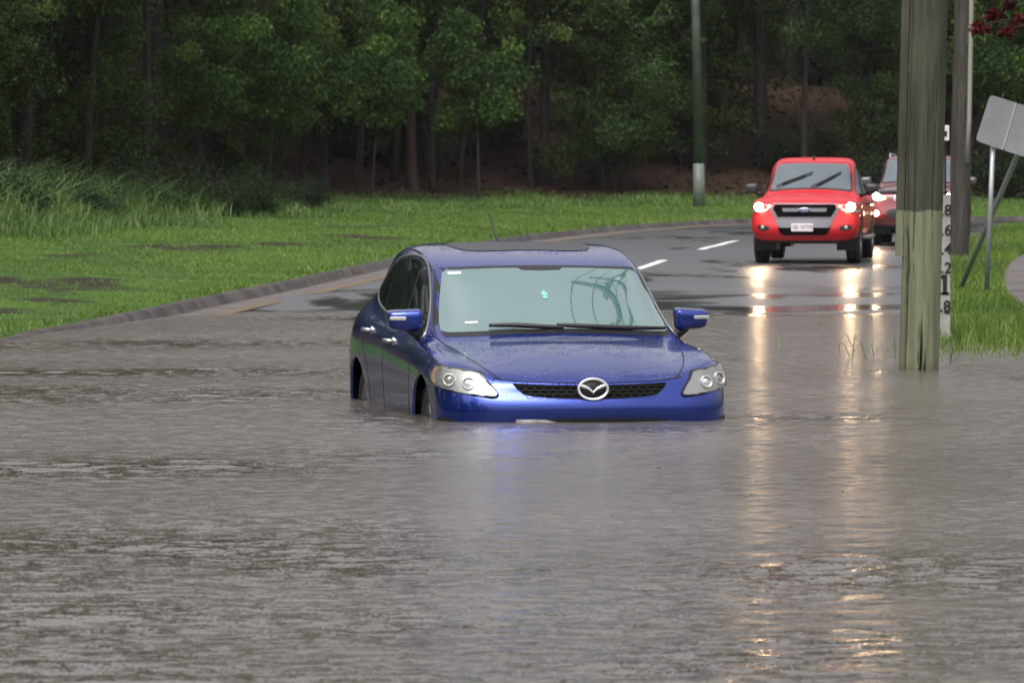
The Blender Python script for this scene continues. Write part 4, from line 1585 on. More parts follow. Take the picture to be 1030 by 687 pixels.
m_bark_dark = mat('weathered_arm_timber', (.07, .06, .05), .7, var=.3)
PY = FPX * CAMH / (372 - 189)
pb = at_Y(922.5, 372, PY)
V, F, cr = wood_pole_mesh(14.7, .168, .15,
    [(R(-143), -.6, 1.7, .16, .08), (R(-150), .9, 3.9, .05, .03), (R(-88), -.6, .95, .10, .08), (R(-76), -.6, .66, .13, .08), (R(-97), -.6, .95, .02, .02), (R(-35), .0, .6, .03, .02),
     (R(-120), 1.2, 2.6, .02, .012), (R(-60), 1.5, 3.4, .02, .012), (R(-165), 1.7, 6, .06, .03)], lean=(.024, 0), seed=3)
PBZ = -.45
V[:, 2] += 0
me = np_mesh('utility_pole', V, F, {'crack': cr})
for p in me.polygons: p.use_smooth = True
m_pole = pole_mat('painted_timber', (.018, .019, .011), (.044, .046, .027), (.068, .072, .045), ((.115, .13, .072), (.175, .19, .105), (.08, .09, .05)), zsplit=1.375 + .45)
pole = link('utility_pole', me, m_pole)
pole.location = (pb.x, pb.y, PBZ)
tag(pole, 'thick timber pole with a pale green painted foot and splits, standing in the floodwater', 'utility pole')
# cable guard strapped to its left flank
bm = bmesh.new()
zb = 1.55 - (258 - 189) / 119.0 + .45
for k in range(26):
    pass
V2 = []
pts = [(-.192 + .024 * z, -.02, z) for z in np.linspace(zb, 6.5, 30)]
for (a, b_) in zip(pts, pts[1:]):
    box(bm, ((a[0] + b_[0]) / 2, .0, (a[2] + b_[2]) / 2), (.062, .10, b_[2] - a[2] + .0), bevel=0)
bmesh.ops.remove_doubles(bm, verts=bm.verts, dist=.003)
g_ = from_bm('cable_guard', bm, m_pole, pole)

# crossarms, insulators and wires at the top of the pole (above the frame, mirrored in the blue car's windscreen)
m_steel = mat('dark_steel', (.05, .05, .05), .5, .5)
tops = []
for za, wd_ in ((14.2, 2.7), (13.1, 2.1)):
    bm = bmesh.new()
    box(bm, (.024 * za, -.19, za), (wd_, .14, .18), bevel=.01)
    tube(bm, [(.024 * za - wd_ * .3, -.19, za - .05), (.024 * za, -.14, za - .65)], .02, 6)
    tube(bm, [(.024 * za + wd_ * .3, -.19, za - .05), (.024 * za, -.14, za - .65)], .02, 6)
    arm = from_bm('crossarm', bm, m_bark_dark, pole)
    for k in (-1, -.45, .45, 1):
        bm = bmesh.new()
        lathe(bm, [(0, .015), (.03, .05), (.06, .03), (.09, .055), (.12, .03), (.15, .04), (.18, .005)], 14, 'z', M=Matrix.Translation((.024 * za + k * wd_ * .46, -.19, za + .06)))
        from_bm('insulator', bm, mat('insulator_glaze', (.12, .05, .03), .2) if not tops else m_insul, arm, True)
        m_insul = bpy.data.materials['insulator_glaze']
        tops.append((za, .024 * za + k * wd_ * .46))
bm = bmesh.new()
lathe(bm, [(10.0, .001), (10.0, .27), (11.1, .29), (11.2, .16), (11.21, .001)], 20, 'z', M=Matrix.Translation((.27, -.52, .9)))
from_bm('transformer', bm, m_silver, pole, True)

# second pole further back
b2 = on_ground(964, 262)
V, F, cr = wood_pole_mesh(10.5, .175, .14, [(R(-100), -.6, 3, .03, .02), (R(-130), 1, 7, .05, .02), (R(-70), .4, 5, .03, .015)], seg=72, rows=160, lean=(.021, 0), seed=9)
me = np_mesh('utility_pole', V, F, {'crack': cr})
for p in me.polygons: p.use_smooth = True
o = link('utility_pole', me, pole_mat('grey_timber', (.028, .023, .019), (.060, .052, .043), (.028, .026, .018), None))
o.location = (b2.x, b2.y, b2.z)
tag(o, 'slimmer grey-brown timber pole on the grass verge behind the thick pole', 'utility pole')
o2 = o
bm = bmesh.new()
box(bm, (.2, -.19, 10.0), (2.3, .10, .12), bevel=.01)
from_bm('crossarm', bm, m_bark_dark, o2)
for n_, (za, xo) in enumerate(tops[:4]):
    A = Vector(pole.location) + Vector((xo, -.19, za + .25))
    B = Vector(o2.location) + Vector((.2 + (xo - .026 * 14) * 1.0, -.19, 10.1))
    C0 = Vector((A.x - 4.5 + .0, A.y - 46, A.z + .3))
    pts = []
    for (P, Q, sag) in ((C0, A, 1.1), (A, B, 1.0)):
        for t in np.linspace(0, 1, 16):
            q = P.lerp(Q, t)
            q.z -= sag * 4 * t * (1 - t)
            pts.append(q)
    bm = bmesh.new()
    tube(bm, pts, .024, 5)
    tag(from_bm('power_line', bm, m_steel, None, True), 'black overhead wire slung between the two timber poles, above the frame', 'power line', 'overhead wires between the timber poles')
o = o2
# pale tube added to stand for the pole's lit right edge
bm = bmesh.new()
tube(bm, [(.12, -.13, 1.6), (.118 + .021 * 1.9, -.13, 2.3), (.105 + .021 * 6, -.12, 6.5), (.09 + .021 * 9, -.11, 9.3)], .04, 8)
c_ = from_bm('lit_edge_tube', bm, mat('pale_lit_edge', (.26, .26, .22), .5), o, True)

# grey street light pole by the far kerb
b3 = at_Y(703.5, 208, 172)
b3.z = gz(b3.x, b3.y)
b3 = on_ground(703.5, 208)
root = empty('street_lamp', b3)
tag(root, 'slim grey-green street lamp pole with a pale lower section at the edge of the trees', 'street lamp')
s3 = FPX / b3.y
hs_ = 43 / s3
bm = bmesh.new()
tube(bm, [(0, 0, -.3), (-.02, 0, hs_)], [.18, .165], 20)
from_bm('pole_base', bm, mat('pale_pole_paint', (.10, .125, .105), .5, var=.15, vscale=4), root, True)
bm = bmesh.new()
tube(bm, [(-.02, 0, hs_), (-.2, 0, 9.5)], [.150, .10], 20)
from_bm('pole', bm, mat('dark_green_pole_paint', (.055, .072, .058), .5, var=.3, vscale=3), root, True)
bm = bmesh.new()
tube(bm, [(-.2, 0, 9.4), (-.1, -.9, 9.9), (0, -2.0, 10.1)], [.05, .04, .035], 10)
from_bm('arm', bm, m_silver, root, True)
bm = bmesh.new()
box(bm, (0, -2.3, 10.1), (.28, .7, .14), bevel=.05)
from_bm('lamp_head', bm, m_silver, root)

# flood depth gauge
GYD = 53.0
s5 = FPX / GYD
gpos = at_Y(944.5, 330, GYD)
gzv = lambda y: CAMH - (y - 189.0) / s5
gw, gx0 = .225, 0
root = empty('depth_gauge', (at_Y(944.6, 300, GYD).x, GYD, gz(gpos.x, GYD)))
gb = root.location.z
tag(root, 'white flood depth gauge board with black numbers, just right of the thick pole', 'depth gauge')
bm = bmesh.new()
box(bm, (0, .012, (gzv(196) - gb) / 2 - .05), (gw, .012, gzv(196) - gb + .1), bevel=.002)
gp = from_bm('gauge_board', bm, mat('dirty_white_board', (.30, .30, .275), .5, var=.16, vscale=5), root)
bm = bmesh.new()
box(bm, (-.03, .05, (gzv(150) - gb) / 2 - .1), (.06, .06, gzv(150) - gb + .2), bevel=.004)
from_bm('post', bm, mat('galvanised_post', (.16, .165, .165), .5, .3), root)
m_bk = mat('black_lettering', (.012, .012, .012), .5)


def gtext(body, size, px, py, nm='lettering'):
    me = text_mesh(body, size, .001, bold=size * .012)
    o = link(nm, me, m_bk, gp)
    P = at_Y(px, py, GYD)
    o.location = (P.x - root.location.x, -.004, P.z - gb)
    o.rotation_euler = (R(90), 0, 0)
    return o


gtext('0.8', .155, 947, 308.5)
P = at_Y(950.5, 286.5, GYD)
bm = bmesh.new()
box(bm, (P.x - root.location.x, .003, P.z - gb), (.042, .004, .20))
box(bm, (P.x - root.location.x - .035, .003, P.z - gb + .075), (.05, .004, .03), rot=(0, R(-35), 0))
from_bm('numeral_one', bm, m_bk, gp)
gtext('1.2', .155, 948, 270)
gtext('1.4', .155, 948, 251)
gtext('1.6', .155, 948, 232)
gtext('1.8', .155, 948, 212)
for (x0, x1, y) in ((944, 955, 295.3), (950, 955.5, 314.5)):
    a, b_ = at_Y(x0, y, GYD), at_Y(x1, y, GYD)
    bm = bmesh.new()
    box(bm, ((a.x + b_.x) / 2 - root.location.x, .003, a.z - gb), (b_.x - a.x, .004, .022))
    from_bm('level_line', bm, m_bk, gp)

# small marker sign on a thin stake
mY = 60.0
mp_ = at_Y(951, 134, mY)
root = empty('marker_sign', (mp_.x, mY, gz(mp_.x, mY)))
tag(root, 'tiny white marker plate on a thin stake showing beside the thick pole above the gauge', 'marker sign')
bm = bmesh.new()
tube(bm, [(0, .02, -.2), (0, .02, mp_.z - gz(mp_.x, mY) + .06)], .012, 8)
from_bm('stake', bm, m_black, root)
bm = bmesh.new()
box(bm, (0, 0, mp_.z - gz(mp_.x, mY)), (.085, .012, .175), bevel=.004)
mp2 = from_bm('plate', bm, mat('marker_white', (.6, .6, .6), .5), root)
bm = bmesh.new()
box(bm, (0, -.008, mp_.z - gz(mp_.x, mY) - .01), (.035, .003, .06))
from_bm('symbol', bm, m_bk, mp2)

# knocked-over road sign seen from behind
b6 = on_ground(992, 297)
YS = b6.y
root = empty('road_sign', b6)
tag(root, 'tilted road sign seen from its bare grey back, on one upright and one slanting post', 'road sign')


def rel(px, py, dy=0.0):
    v = at_Y(px, py, YS + dy)
    return v - Vector(b6)


m_galv = mat('galvanised_steel', (.30, .32, .33), .42, .5, var=.12, vscale=6)
m_alu = mat('sign_back_aluminium', (.24, .24, .25), .5, .2, var=.1, vscale=3)
b7 = on_ground(963, 294)
bm = bmesh.new()
tube(bm, [rel(992, 303), rel(999.5, 128)], .032, 14)
from_bm('post', bm, m_galv, root, True)
bm = bmesh.new()
tube(bm, [Vector(b7) - Vector(b6) + Vector((-.03, 0, -.12)), rel(1026, 150, .1), rel(1036, 128, .1)], .036, 14)
from_bm('post', bm, m_galv, root, True)


def panel(name, c4, m, th=.004):
    bm = bmesh.new()
    P = [rel(x, y, -.07) for x, y in c4]
    # rounded corners
    out = []
    for i in range(4):
        p, a, b_ = P[i], P[i - 1], P[(i + 1) % 4]
        r0 = .05 if i in (0, 1) else .006
        u, v = (a - p).normalized() * r0, (b_ - p).normalized() * r0
        for t in (0, .33, .66, 1):
            out.append((p + u) * (1 - t) ** 2 + p * 2 * t * (1 - t) + (p + v) * t * t)
    vs = [bm.verts.new(q) for q in out]
    f = bm.faces.new(vs)
    r_ = bmesh.ops.extrude_face_region(bm, geom=[f])
    for v in r_['geom']:
        if isinstance(v, bmesh.types.BMVert): v.co.y += th
    bmesh.ops.recalc_face_normals(bm, faces=bm.faces)
    return from_bm(name, bm, m, root)


pn = panel('sign_panel', [(981.2, 141.5), (996, 95.5), (1022, 103.5), (1008, 151)], m_alu)
panel('sign_panel', [(1008.6, 151.2), (1022.6, 103.7), (1078, 121), (1063, 168)], m_alu)
for (a, b_) in (((988, 121), (1068, 146)),):
    bm = bmesh.new()
    tube(bm, [rel(a[0], a[1], -.045), rel(b_[0], b_[1], -.045)], .016, 8)
    from_bm('rail', bm, m_galv, root, True)
bm = bmesh.new()
A, B = rel(1008.3, 151, -.078), rel(1022.3, 103.6, -.078)
tube(bm, [A, B], .006, 6)
from_bm('seam', bm, mat('pale_seam', (.5, .5, .5), .5), root)

# house glimpsed through the trees on the ridge
def house(px, py, Y, wd, hh, wallc, roofc, label):
    p = at_Y(px, py, Y)
    zg = gz(p.x, Y)
    root = empty('house', (p.x, Y, zg))
    H_ = p.z - zg
    tag(root, label, 'house', 'houses glimpsed through the trees on the ridge')
    bm = bmesh.new()
    box(bm, (0, 4, H_ / 2 - .3), (wd, 8, H_ + .4))
    from_bm('wall', bm, mat(root.name + '_wall', wallc, .6, var=.08), root)
    bm = bmesh.new()
    e_ = .5
    vs = [bm.verts.new(v) for v in ((-wd / 2 - e_, -e_, H_), (wd / 2 + e_, -e_, H_), (wd / 2 + e_, 8 + e_, H_), (-wd / 2 - e_, 8 + e_, H_), (-wd / 2 + 2, 4, H_ + 1.7), (wd / 2 - 2, 4, H_ + 1.7))]
    for f in ((0, 1, 5, 4), (1, 2, 5), (2, 3, 4, 5), (3, 0, 4), (3, 2, 1, 0)): bm.faces.new([vs[k] for k in f])
    bmesh.ops.recalc_face_normals(bm, faces=bm.faces)
    from_bm('roof', bm, mat(root.name + '_roof', roofc, .4), root)
    bm = bmesh.new()
    box(bm, (0, -e_ - .06, H_ - .02), (wd + 2 * e_, .10, .16))
    from_bm('gutter', bm, mat(root.name + '_gutter', (.7, .7, .7), .4), root)
    for k in (-1, 0, 1):
        bm = bmesh.new()
        box(bm, (k * wd * .3, -.03, H_ - 1.2), (1.3, .05, 1.2))
        wn = from_bm('window', bm, m_lampwhite, root)
        bm = bmesh.new()
        box(bm, (k * wd * .3, -.06, H_ - 1.2), (1.15, .03, 1.05))
        from_bm('pane', bm, m_glass_dark, wn)


house(612, 58, 240, 11, 5, (.42, .40, .36), (.42, .43, .45), 'pale roofed house high behind the trees, left of the street lamp')
house(772, 96, 235, 10, 5, (.45, .43, .40), (.45, .46, .47), 'pale house behind the trees above the pickup truck')
house(1000, 85, 240, 12, 5, (.40, .42, .45), (.40, .42, .44), 'pale house behind the trees above the tilted road sign')

# ================================================================== vegetation
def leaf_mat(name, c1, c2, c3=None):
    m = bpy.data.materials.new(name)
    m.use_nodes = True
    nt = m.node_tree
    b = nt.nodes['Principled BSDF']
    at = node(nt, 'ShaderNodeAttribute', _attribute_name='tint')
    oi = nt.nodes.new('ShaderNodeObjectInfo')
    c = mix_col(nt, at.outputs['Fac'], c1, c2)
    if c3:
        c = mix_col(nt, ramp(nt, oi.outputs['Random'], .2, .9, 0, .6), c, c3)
    nt.links.new(c, b.inputs['Base Color'])
    b.inputs['Roughness'].default_value = .6
    b.inputs['Specular IOR Level'].default_value = .12
    tr_ = nt.nodes.new('ShaderNodeBsdfTranslucent')
    nt.links.new(c, tr_.inputs['Color'])
    ms = nt.nodes.new('ShaderNodeMixShader')
    ms.inputs[0].default_value = .25
    nt.links.new(b.outputs[0], ms.inputs[1])
    nt.links.new(tr_.outputs[0], ms.inputs[2])
    nt.links.new(ms.outputs[0], nt.nodes['Material Output'].inputs['Surface'])
    return m


def leaves(centres, tints, n, spread, lsize, droop=.6, rs=None):
    """leaf quads round clump centres -> verts, faces, tint"""
    rs = rs or rng
    C = np.asarray(centres)
    k = len(C)
    idx = rs.integers(0, k, n)
    # hollow-ish clumps, flattened
    g = rs.normal(size=(n, 3))
    g /= np.linalg.norm(g, axis=1)[:, None]
    rad = rs.random(n) ** .45
    P = C[idx] + g * rad[:, None] * np.asarray(spread)[idx][:, None] * np.array([1, 1, .72])
    P[:, 2] -= .25 * np.hypot(g[:, 0], g[:, 1]) * rad * np.asarray(spread)[idx]
    L = lsize * (.6 + .8 * rs.random(n))
    a = rs.random(n) * 2 * np.pi
    el = -droop * (.3 + rs.random(n)) + .3 * rs.normal(size=n)
    D = np.stack([np.cos(a) * np.cos(el), np.sin(a) * np.cos(el), np.sin(el)], 1)
    up = rs.normal(size=(n, 3)) * .6 + np.array([0, 0, .8])
    W = np.cross(D, up)
    W /= np.linalg.norm(W, axis=1)[:, None] + 1e-9
    wd = (L * (.16 + .12 * rs.random(n)))[:, None]
    L = L[:, None]
    V = np.stack([P, P + D * L * .5 + W * wd, P + D * L, P + D * L * .5 - W * wd], 1).reshape(-1, 3)
    F = np.arange(4 * n).reshape(-1, 4)
    t = np.clip(np.asarray(tints)[idx] + rs.normal(size=n) * .16, 0, 1)
    return V, F, np.repeat(t, 4)


m_bark = mat('dark_bark', (.026, .020, .016), .85, base2=(.010, .008, .007), vscale=6, bump=.02, bscale=12)
m_bark2 = mat('reddish_bark', (.055, .028, .020), .8, base2=(.02, .013, .010), vscale=5, bump=.02, bscale=12)
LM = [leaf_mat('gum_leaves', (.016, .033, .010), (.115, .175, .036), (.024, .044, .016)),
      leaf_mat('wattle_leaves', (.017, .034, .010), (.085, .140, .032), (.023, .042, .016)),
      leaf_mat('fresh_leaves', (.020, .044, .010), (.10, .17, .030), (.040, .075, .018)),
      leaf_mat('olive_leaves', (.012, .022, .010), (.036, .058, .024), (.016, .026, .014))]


def make_tree(kind, seed):
    rs = np.random.default_rng(seed)
    random.seed(seed)
    bm = bmesh.new()
    cents, tints, spread = [], [], []

    def limb(p0, d, ln, r0, depth, zmin=0):
        pts = [p0]
        rad = [r0]
        p, dd = p0.copy(), d.normalized()
        n = 5
        for k in range(n):
            dd = (dd + Vector(rs.normal(size=3)) * .16 + Vector((0, 0, .05))).normalized()
            p = p + dd * (ln / n)
            pts.append(p.copy())
            rad.append(r0 * (1 - .8 * (k + 1) / n))
            if depth > 0 and k >= 1:
                for _ in range(1 + (depth > 1)):
                    a = rs.random() * 6.28
                    sd_ = (dd * .6 + Vector((math.cos(a), math.sin(a), .15 + .3 * rs.random()))).normalized()
                    limb(p, sd_, ln * (.35 + .25 * rs.random()), rad[-1] * .6, depth - 1)
        tube(bm, pts, rad, 6 if r0 < .06 else 10, False)
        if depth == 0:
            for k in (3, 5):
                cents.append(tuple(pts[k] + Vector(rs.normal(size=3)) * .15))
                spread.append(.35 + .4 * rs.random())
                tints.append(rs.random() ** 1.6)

    if kind == 'slim':         # thin bare stems with a sparse high crown
        H = 11 + 4 * rs.random()
        pts, rad = [], []
        ph = rs.random(3) * 6
        for k in range(12):
            t = k / 11
            pts.append(Vector(((ph[2] - 3) * .55 * t + .55 * math.sin(t * 5 + ph[0]) * t ** .6 * min(1, t * 3), .5 * math.sin(t * 4 + ph[1]) * t, -.4 + t * H)))
            rad.append(.095 * (1 - .75 * t) + .01)
        tube(bm, pts, rad, 9, False)
        for k in range(15):
            t = .36 + .64 * rs.random()
            i = min(10, int(t * 11))
            p = pts[i].lerp(pts[i + 1], t * 11 - i)
            a = rs.random() * 6.28
            limb(p, Vector((math.cos(a), math.sin(a), .3 * rs.random() - .1)), .9 + 1.3 * rs.random(), .03, 1)
        nl, ls, lm, dr = 9000, .13, 0, 1.0
    elif kind == 'gum':          # tall bare trunk, loose crown, some low hanging sprays
        H = 13 + 4 * rs.random()
        pts, rad = [], []
        ph = rs.random(2) * 6
        for k in range(12):
            t = k / 11
            pts.append(Vector((.35 * math.sin(t * 3 + ph[0]) * t, .35 * math.sin(t * 2.5 + ph[1]) * t, -.4 + t * H)))
            rad.append(.20 * (1 - .8 * t) + .02)
        rad[0] *= 1.25
        tube(bm, pts, rad, 12, False)
        for k in range(30):
            t = (.24 if seed % 2 else .36) + (.76 if seed % 2 else .64) * rs.random() ** .75
            i = min(10, int(t * 11))
            p = pts[i].lerp(pts[i + 1], t * 11 - i)
            a = rs.random() * 6.28
            limb(p, Vector((math.cos(a), math.sin(a), .35 * rs.random() + (.2 if t > .5 else -.15))), (1.4 + 2.2 * rs.random()) * (1.15 - .5 * t), .045, 1)
        nl, ls, lm, dr = 30000, .14, 0, 1.0
    elif kind == 'wattle':     # dense, foliage from near the ground
        H = 7 + 2.5 * rs.random()
        for st in range(3):
            pts, rad = [], []
            ph = rs.random(2) * 6
            a0 = st * 2.1
            for k in range(8):
                t = k / 7
                pts.append(Vector((math.cos(a0) * (.1 + t * 1.0) + .15 * math.sin(t * 4 + ph[0]), math.sin(a0) * (.1 + t * 1.0), -.3 + t * H * (.8 + .1 * st))))
                rad.append(.085 * (1 - .85 * t) + .01)
            tube(bm, pts, rad, 8, False)
            for k in range(15):
                t = .12 + .88 * rs.random()
                i = min(6, int(t * 7))
                p = pts[i].lerp(pts[i + 1], t * 7 - i)
                a = rs.random() * 6.28
                limb(p, Vector((math.cos(a), math.sin(a), .25)), .8 + 1.4 * rs.random() * (1.2 - .6 * t), .03, 1)
        nl, ls, lm, dr = 30000, .12, 1, .8
    elif kind == 'sapling':
        H = 4.5 + 2 * rs.random()
        pts, rad = [], []
        ph = rs.random(2) * 6
        for k in range(9):
            t = k / 8
            pts.append(Vector((.3 * math.sin(t * 3 + ph[0]) * t, .3 * math.sin(t * 2.5 + ph[1]) * t, -.3 + t * H)))
            rad.append(.05 * (1 - .85 * t) + .006)
        tube(bm, pts, rad, 7, False)
        for k in range(16):
            t = .35 + .65 * rs.random()
            i = min(7, int(t * 8))
            p = pts[i].lerp(pts[i + 1], t * 8 - i)
            a = rs.random() * 6.28
            limb(p, Vector((math.cos(a), math.sin(a), .3)), .5 + .9 * rs.random(), .018, 0)
        nl, ls, lm, dr = 7000, .13, 2, .9
    else:                      # shrub
        for k in range(16):
            a = rs.random() * 6.28
            limb(Vector((0, 0, -.1)), Vector((math.cos(a) * .7, math.sin(a) * .7, .9)), .8 + 1.2 * rs.random(), .02, 1)
        nl, ls, lm, dr = 9000, .10, 3, .5
    if kind == 'bare':
        pass
    me_t = bpy.data.meshes.new('trunk')
    bm.to_mesh(me_t)
    bm.free()
    for p in me_t.polygons: p.use_smooth = True
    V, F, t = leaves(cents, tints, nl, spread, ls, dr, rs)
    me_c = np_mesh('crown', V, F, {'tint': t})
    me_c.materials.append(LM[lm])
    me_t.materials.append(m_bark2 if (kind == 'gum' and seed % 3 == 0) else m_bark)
    return me_t, me_c


PRO = {'slim': [make_tree('slim', s) for s in (5, 6, 7, 8, 9)], 'gum': [make_tree('gum', s) for s in (1, 2, 3, 4)], 'wattle': [make_tree('wattle', s) for s in (11, 12, 13)],
       'sapling': [make_tree('sapling', s) for s in (21, 22)], 'shrub': [make_tree('shrub', s) for s in (31, 32, 33)]}
INFO = {'slim': ('slim_gum_tree', 'tree', 'slender dark stemmed gum tree with a sparse crown at the front of the forest', 'slender gum trees at the front of the forest'),
        'gum': ('gum_tree', 'tree', 'tall gum tree with a bare dark trunk and loose drooping crown in the roadside forest', 'tall gum trees in the roadside forest'),
        'wattle': ('wattle_tree', 'tree', 'dense dark many-stemmed tree leafy to the ground in the roadside forest', 'dense dark trees in the roadside forest'),
        'sapling': ('sapling', 'tree', 'young thin tree with fresher green leaves at the edge of the forest', 'young trees at the forest edge'),
        'shrub': ('shrub', 'shrub', 'low dark green shrub under the forest trees', 'shrubs under the forest trees')}


def plant(kind, v, x, y, s, rz=None, label=None, dz=0, name=None):
    nm, cat, lab, grp = INFO[kind]
    root = empty(name or nm, (x, y, gz(x, y) + dz))
    root.rotation_euler = (0, 0, rng.random() * 6.28 if rz is None else rz)
    root.scale = (s, s, s * (.92 + .16 * rng.random()))
    tag(root, label or lab, cat, None if label else grp)
    mt, mc = PRO[kind][v % len(PRO[kind])]
    a = bpy.data.objects.new('trunk', mt)
    c = bpy.data.objects.new('crown', mc)
    for o in (a, c):
        COL.objects.link(o)
        o.parent = root
    return root


def px_of(x, y, z):
    c, s = math.cos(PITCH), math.sin(PITCH)
    dy, dz = y, z - CAMH
    f = dy * c - dz * s
    u = dy * s + dz * c
    return CX + FPX * x / f, CY - FPX * u / f


weed_mesh = {}
m_weed = leaf_mat('weed_leaves', (.05, .10, .02), (.16, .26, .07))
# forest rows following the kerb
cnt = {'slim': 0, 'gum': 0, 'wattle': 0, 'sapling': 0, 'shrub': 0}
placed = []
def try_place(kind, dmin, dmax, n, s0, s1, mind, pxm=180, ymin=70, ymax=262):
    tries = 0
    k = 0
    while k < n and tries < n * 60:
        tries += 1
        y = ymin + (ymax - ymin) * rng.random()
        half = (515 + pxm) / FPX * y
        x = (rng.random() * 2 - 1) * half
        dL, _ = sdist(LK, [x], [y])
        if not (dmin < dL[0] < dmax): continue
        ppx = CX + FPX * x / y
        if dL[0] > 21 and (484 < ppx < 528 or 203 < ppx < 222 or 984 < ppx < 1004): continue
        if any((x - a) ** 2 + (y - b) ** 2 < (mind * (m if kd == kind else .45)) ** 2 for a, b, m, kd in placed): continue
        placed.append((x, y, 1, kind))
        plant(kind, int(rng.integers(0, 9)), x, y, s0 + (s1 - s0) * rng.random())
        k += 1
        cnt[kind] += 1


try_place('gum', 13.0, 24, 42, .75, 1.15, 2.6)
try_place('slim', 12, 20, 22, .6, 1.2, 1.1)
try_place('wattle', 13.5, 20, 17, .6, 1.0, 2.6)
try_place('sapling', 11.5, 17, 12, .8, 1.2, 2.0)
try_place('shrub', 11.5, 22, 20, .6, 1.1, 1.6)
try_place('gum', 24, 90, 80, .9, 1.3, 3.2)
try_place('wattle', 20, 90, 64, .9, 1.3, 3.0)
try_place('shrub', 22, 40, 14, .8, 1.3, 1.8)
for px, py, s_ in [(12, 226, .62), (48, 218, .55), (95, 222, .45), (128, 214, .60), (165, 216, .42), (206, 212, .55), (236, 213, .4), (268, 212, .5), (310, 208, .45)]:
    p = on_ground(px, py + 6)
    root = plant('shrub', int(rng.integers(0, 3)), p.x, p.y, s_, name='weed_clump')
    tag(root, 'leafy weed clump in the rank grass at the foot of the forest', 'weed', 'weed clumps in the rank grass')
    mt, mc = root.children[0], root.children[1]
    mc.data = weed_mesh[mc.data.name] if mc.data.name in weed_mesh else weed_mesh.setdefault(mc.data.name, mc.data.copy())
    mc.data.materials.clear()
    mc.data.materials.append(m_weed)
# the forest carries on along the left side towards the viewer, outside the frame
k = 0
while k < 52:
    y = -10 + 130 * rng.random()
    x = -(15 + 16 * rng.random())
    if abs(x) < (515 + 200) / FPX * y + 2.5: continue
    if any((x - a) ** 2 + (y - b) ** 2 < 9 for a, b, m, kd in placed): continue
    kd = 'gum' if k % 2 else 'wattle'
    placed.append((x, y, 1, kd))
    plant(kd, int(rng.integers(0, 9)), x, y, .9 + .4 * rng.random())
    k += 1
print('trees', cnt)

# ------------------------------------------------------------------ grass (uncountable)
gmt = bpy.data.materials.new('grass_blades')
gmt.use_nodes = True
nt = gmt.node_tree
b = nt.nodes['Principled BSDF']
at = node(nt, 'ShaderNodeAttribute', _attribute_name='tint')
c = mix_col(nt, at.outputs['Fac'], (.066, .125, .014), (.165, .262, .032))
c = mix_col(nt, ramp(nt, at.outputs['Fac'], .93, .99), c, (.22, .20, .07))
nt.links.new(c, b.inputs['Base Color'])
b.inputs['Roughness'].default_value = .5
tr_ = nt.nodes.new('ShaderNodeBsdfTranslucent')
nt.links.new(c, tr_.inputs['Color'])
ms = nt.nodes.new('ShaderNodeMixShader')
ms.inputs[0].default_value = .3
nt.links.new(b.outputs[0], ms.inputs[1])
nt.links.new(tr_.outputs[0], ms.inputs[2])
nt.links.new(ms.outputs[0], nt.nodes['Material Output'].inputs['Surface'])
gmt2 = gmt.copy()
gmt2.name = 'tall_grass_blades'
for n_ in gmt2.node_tree.nodes:
    if n_.type == 'MIX':
        if abs(n_.inputs['A'].default_value[1] - .125) < .01:
            n_.inputs['A'].default_value = (.045, .095, .016, 1)
            n_.inputs['B'].default_value = (.16, .25, .055, 1)


def blades(X, Y, Z, h, wd, lean=.35, segs=1, tint=None, wind=0.0):
    n = len(X)
    a = rng.random(n) * 2 * np.pi
    b_ = rng.random(n) * 2 * np.pi
    lx, ly = np.cos(a) * lean * h * rng.random(n), np.sin(a) * lean * h * rng.random(n)
    wx_, wy_ = np.cos(b_) * wd, np.sin(b_) * wd
    base = np.stack([X, Y, Z - .01], 1)
    W_ = np.stack([wx_, wy_, np.zeros(n)], 1)
    if segs == 1:
        V = np.stack([base - W_, base + W_, base + np.stack([lx, ly, h], 1)], 1).reshape(-1, 3)
        F = np.arange(3 * n).reshape(-1, 3)
        k = 3
    else:
        mid = base + np.stack([lx * .35, ly * .35, h * .6], 1)
        tip = base + np.stack([lx * 1.4, ly * 1.4, h * .95], 1)
        V = np.stack([base - W_, base + W_, mid + W_ * .8, mid - W_ * .8, tip + W_ * .1, tip - W_ * .1], 1).reshape(-1, 3)
        i = np.arange(n) * 6
        F = np.concatenate([np.stack([i, i + 1, i + 2, i + 3], 1), np.stack([i + 3, i + 2, i + 4, i + 5], 1)])
        k = 6
    t = rng.random(n) if tint is None else tint
    return V, F, np.repeat(t, k)


def scatter(n, x0, x1, y0, y1, cond, pxm=60):
    X = x0 + (x1 - x0) * rng.random(n)
    Y = y0 + (y1 - y0) * rng.random(n)
    inside = np.abs(X) < (515 + pxm) / FPX * Y
    X, Y = X[inside], Y[inside]
    Z, dL, dR = ground(X, Y, False)
    m = cond(X, Y, Z, dL, dR)
    return X[m], Y[m], Z[m], dL[m], dR[m]


def patchn(X, Y):
    return .5 + .25 * np.sin(X * .9 + np.sin(Y * .21) * 2) + .25 * np.sin(Y * .37 + np.sin(X * .8) * 1.5 + 1)


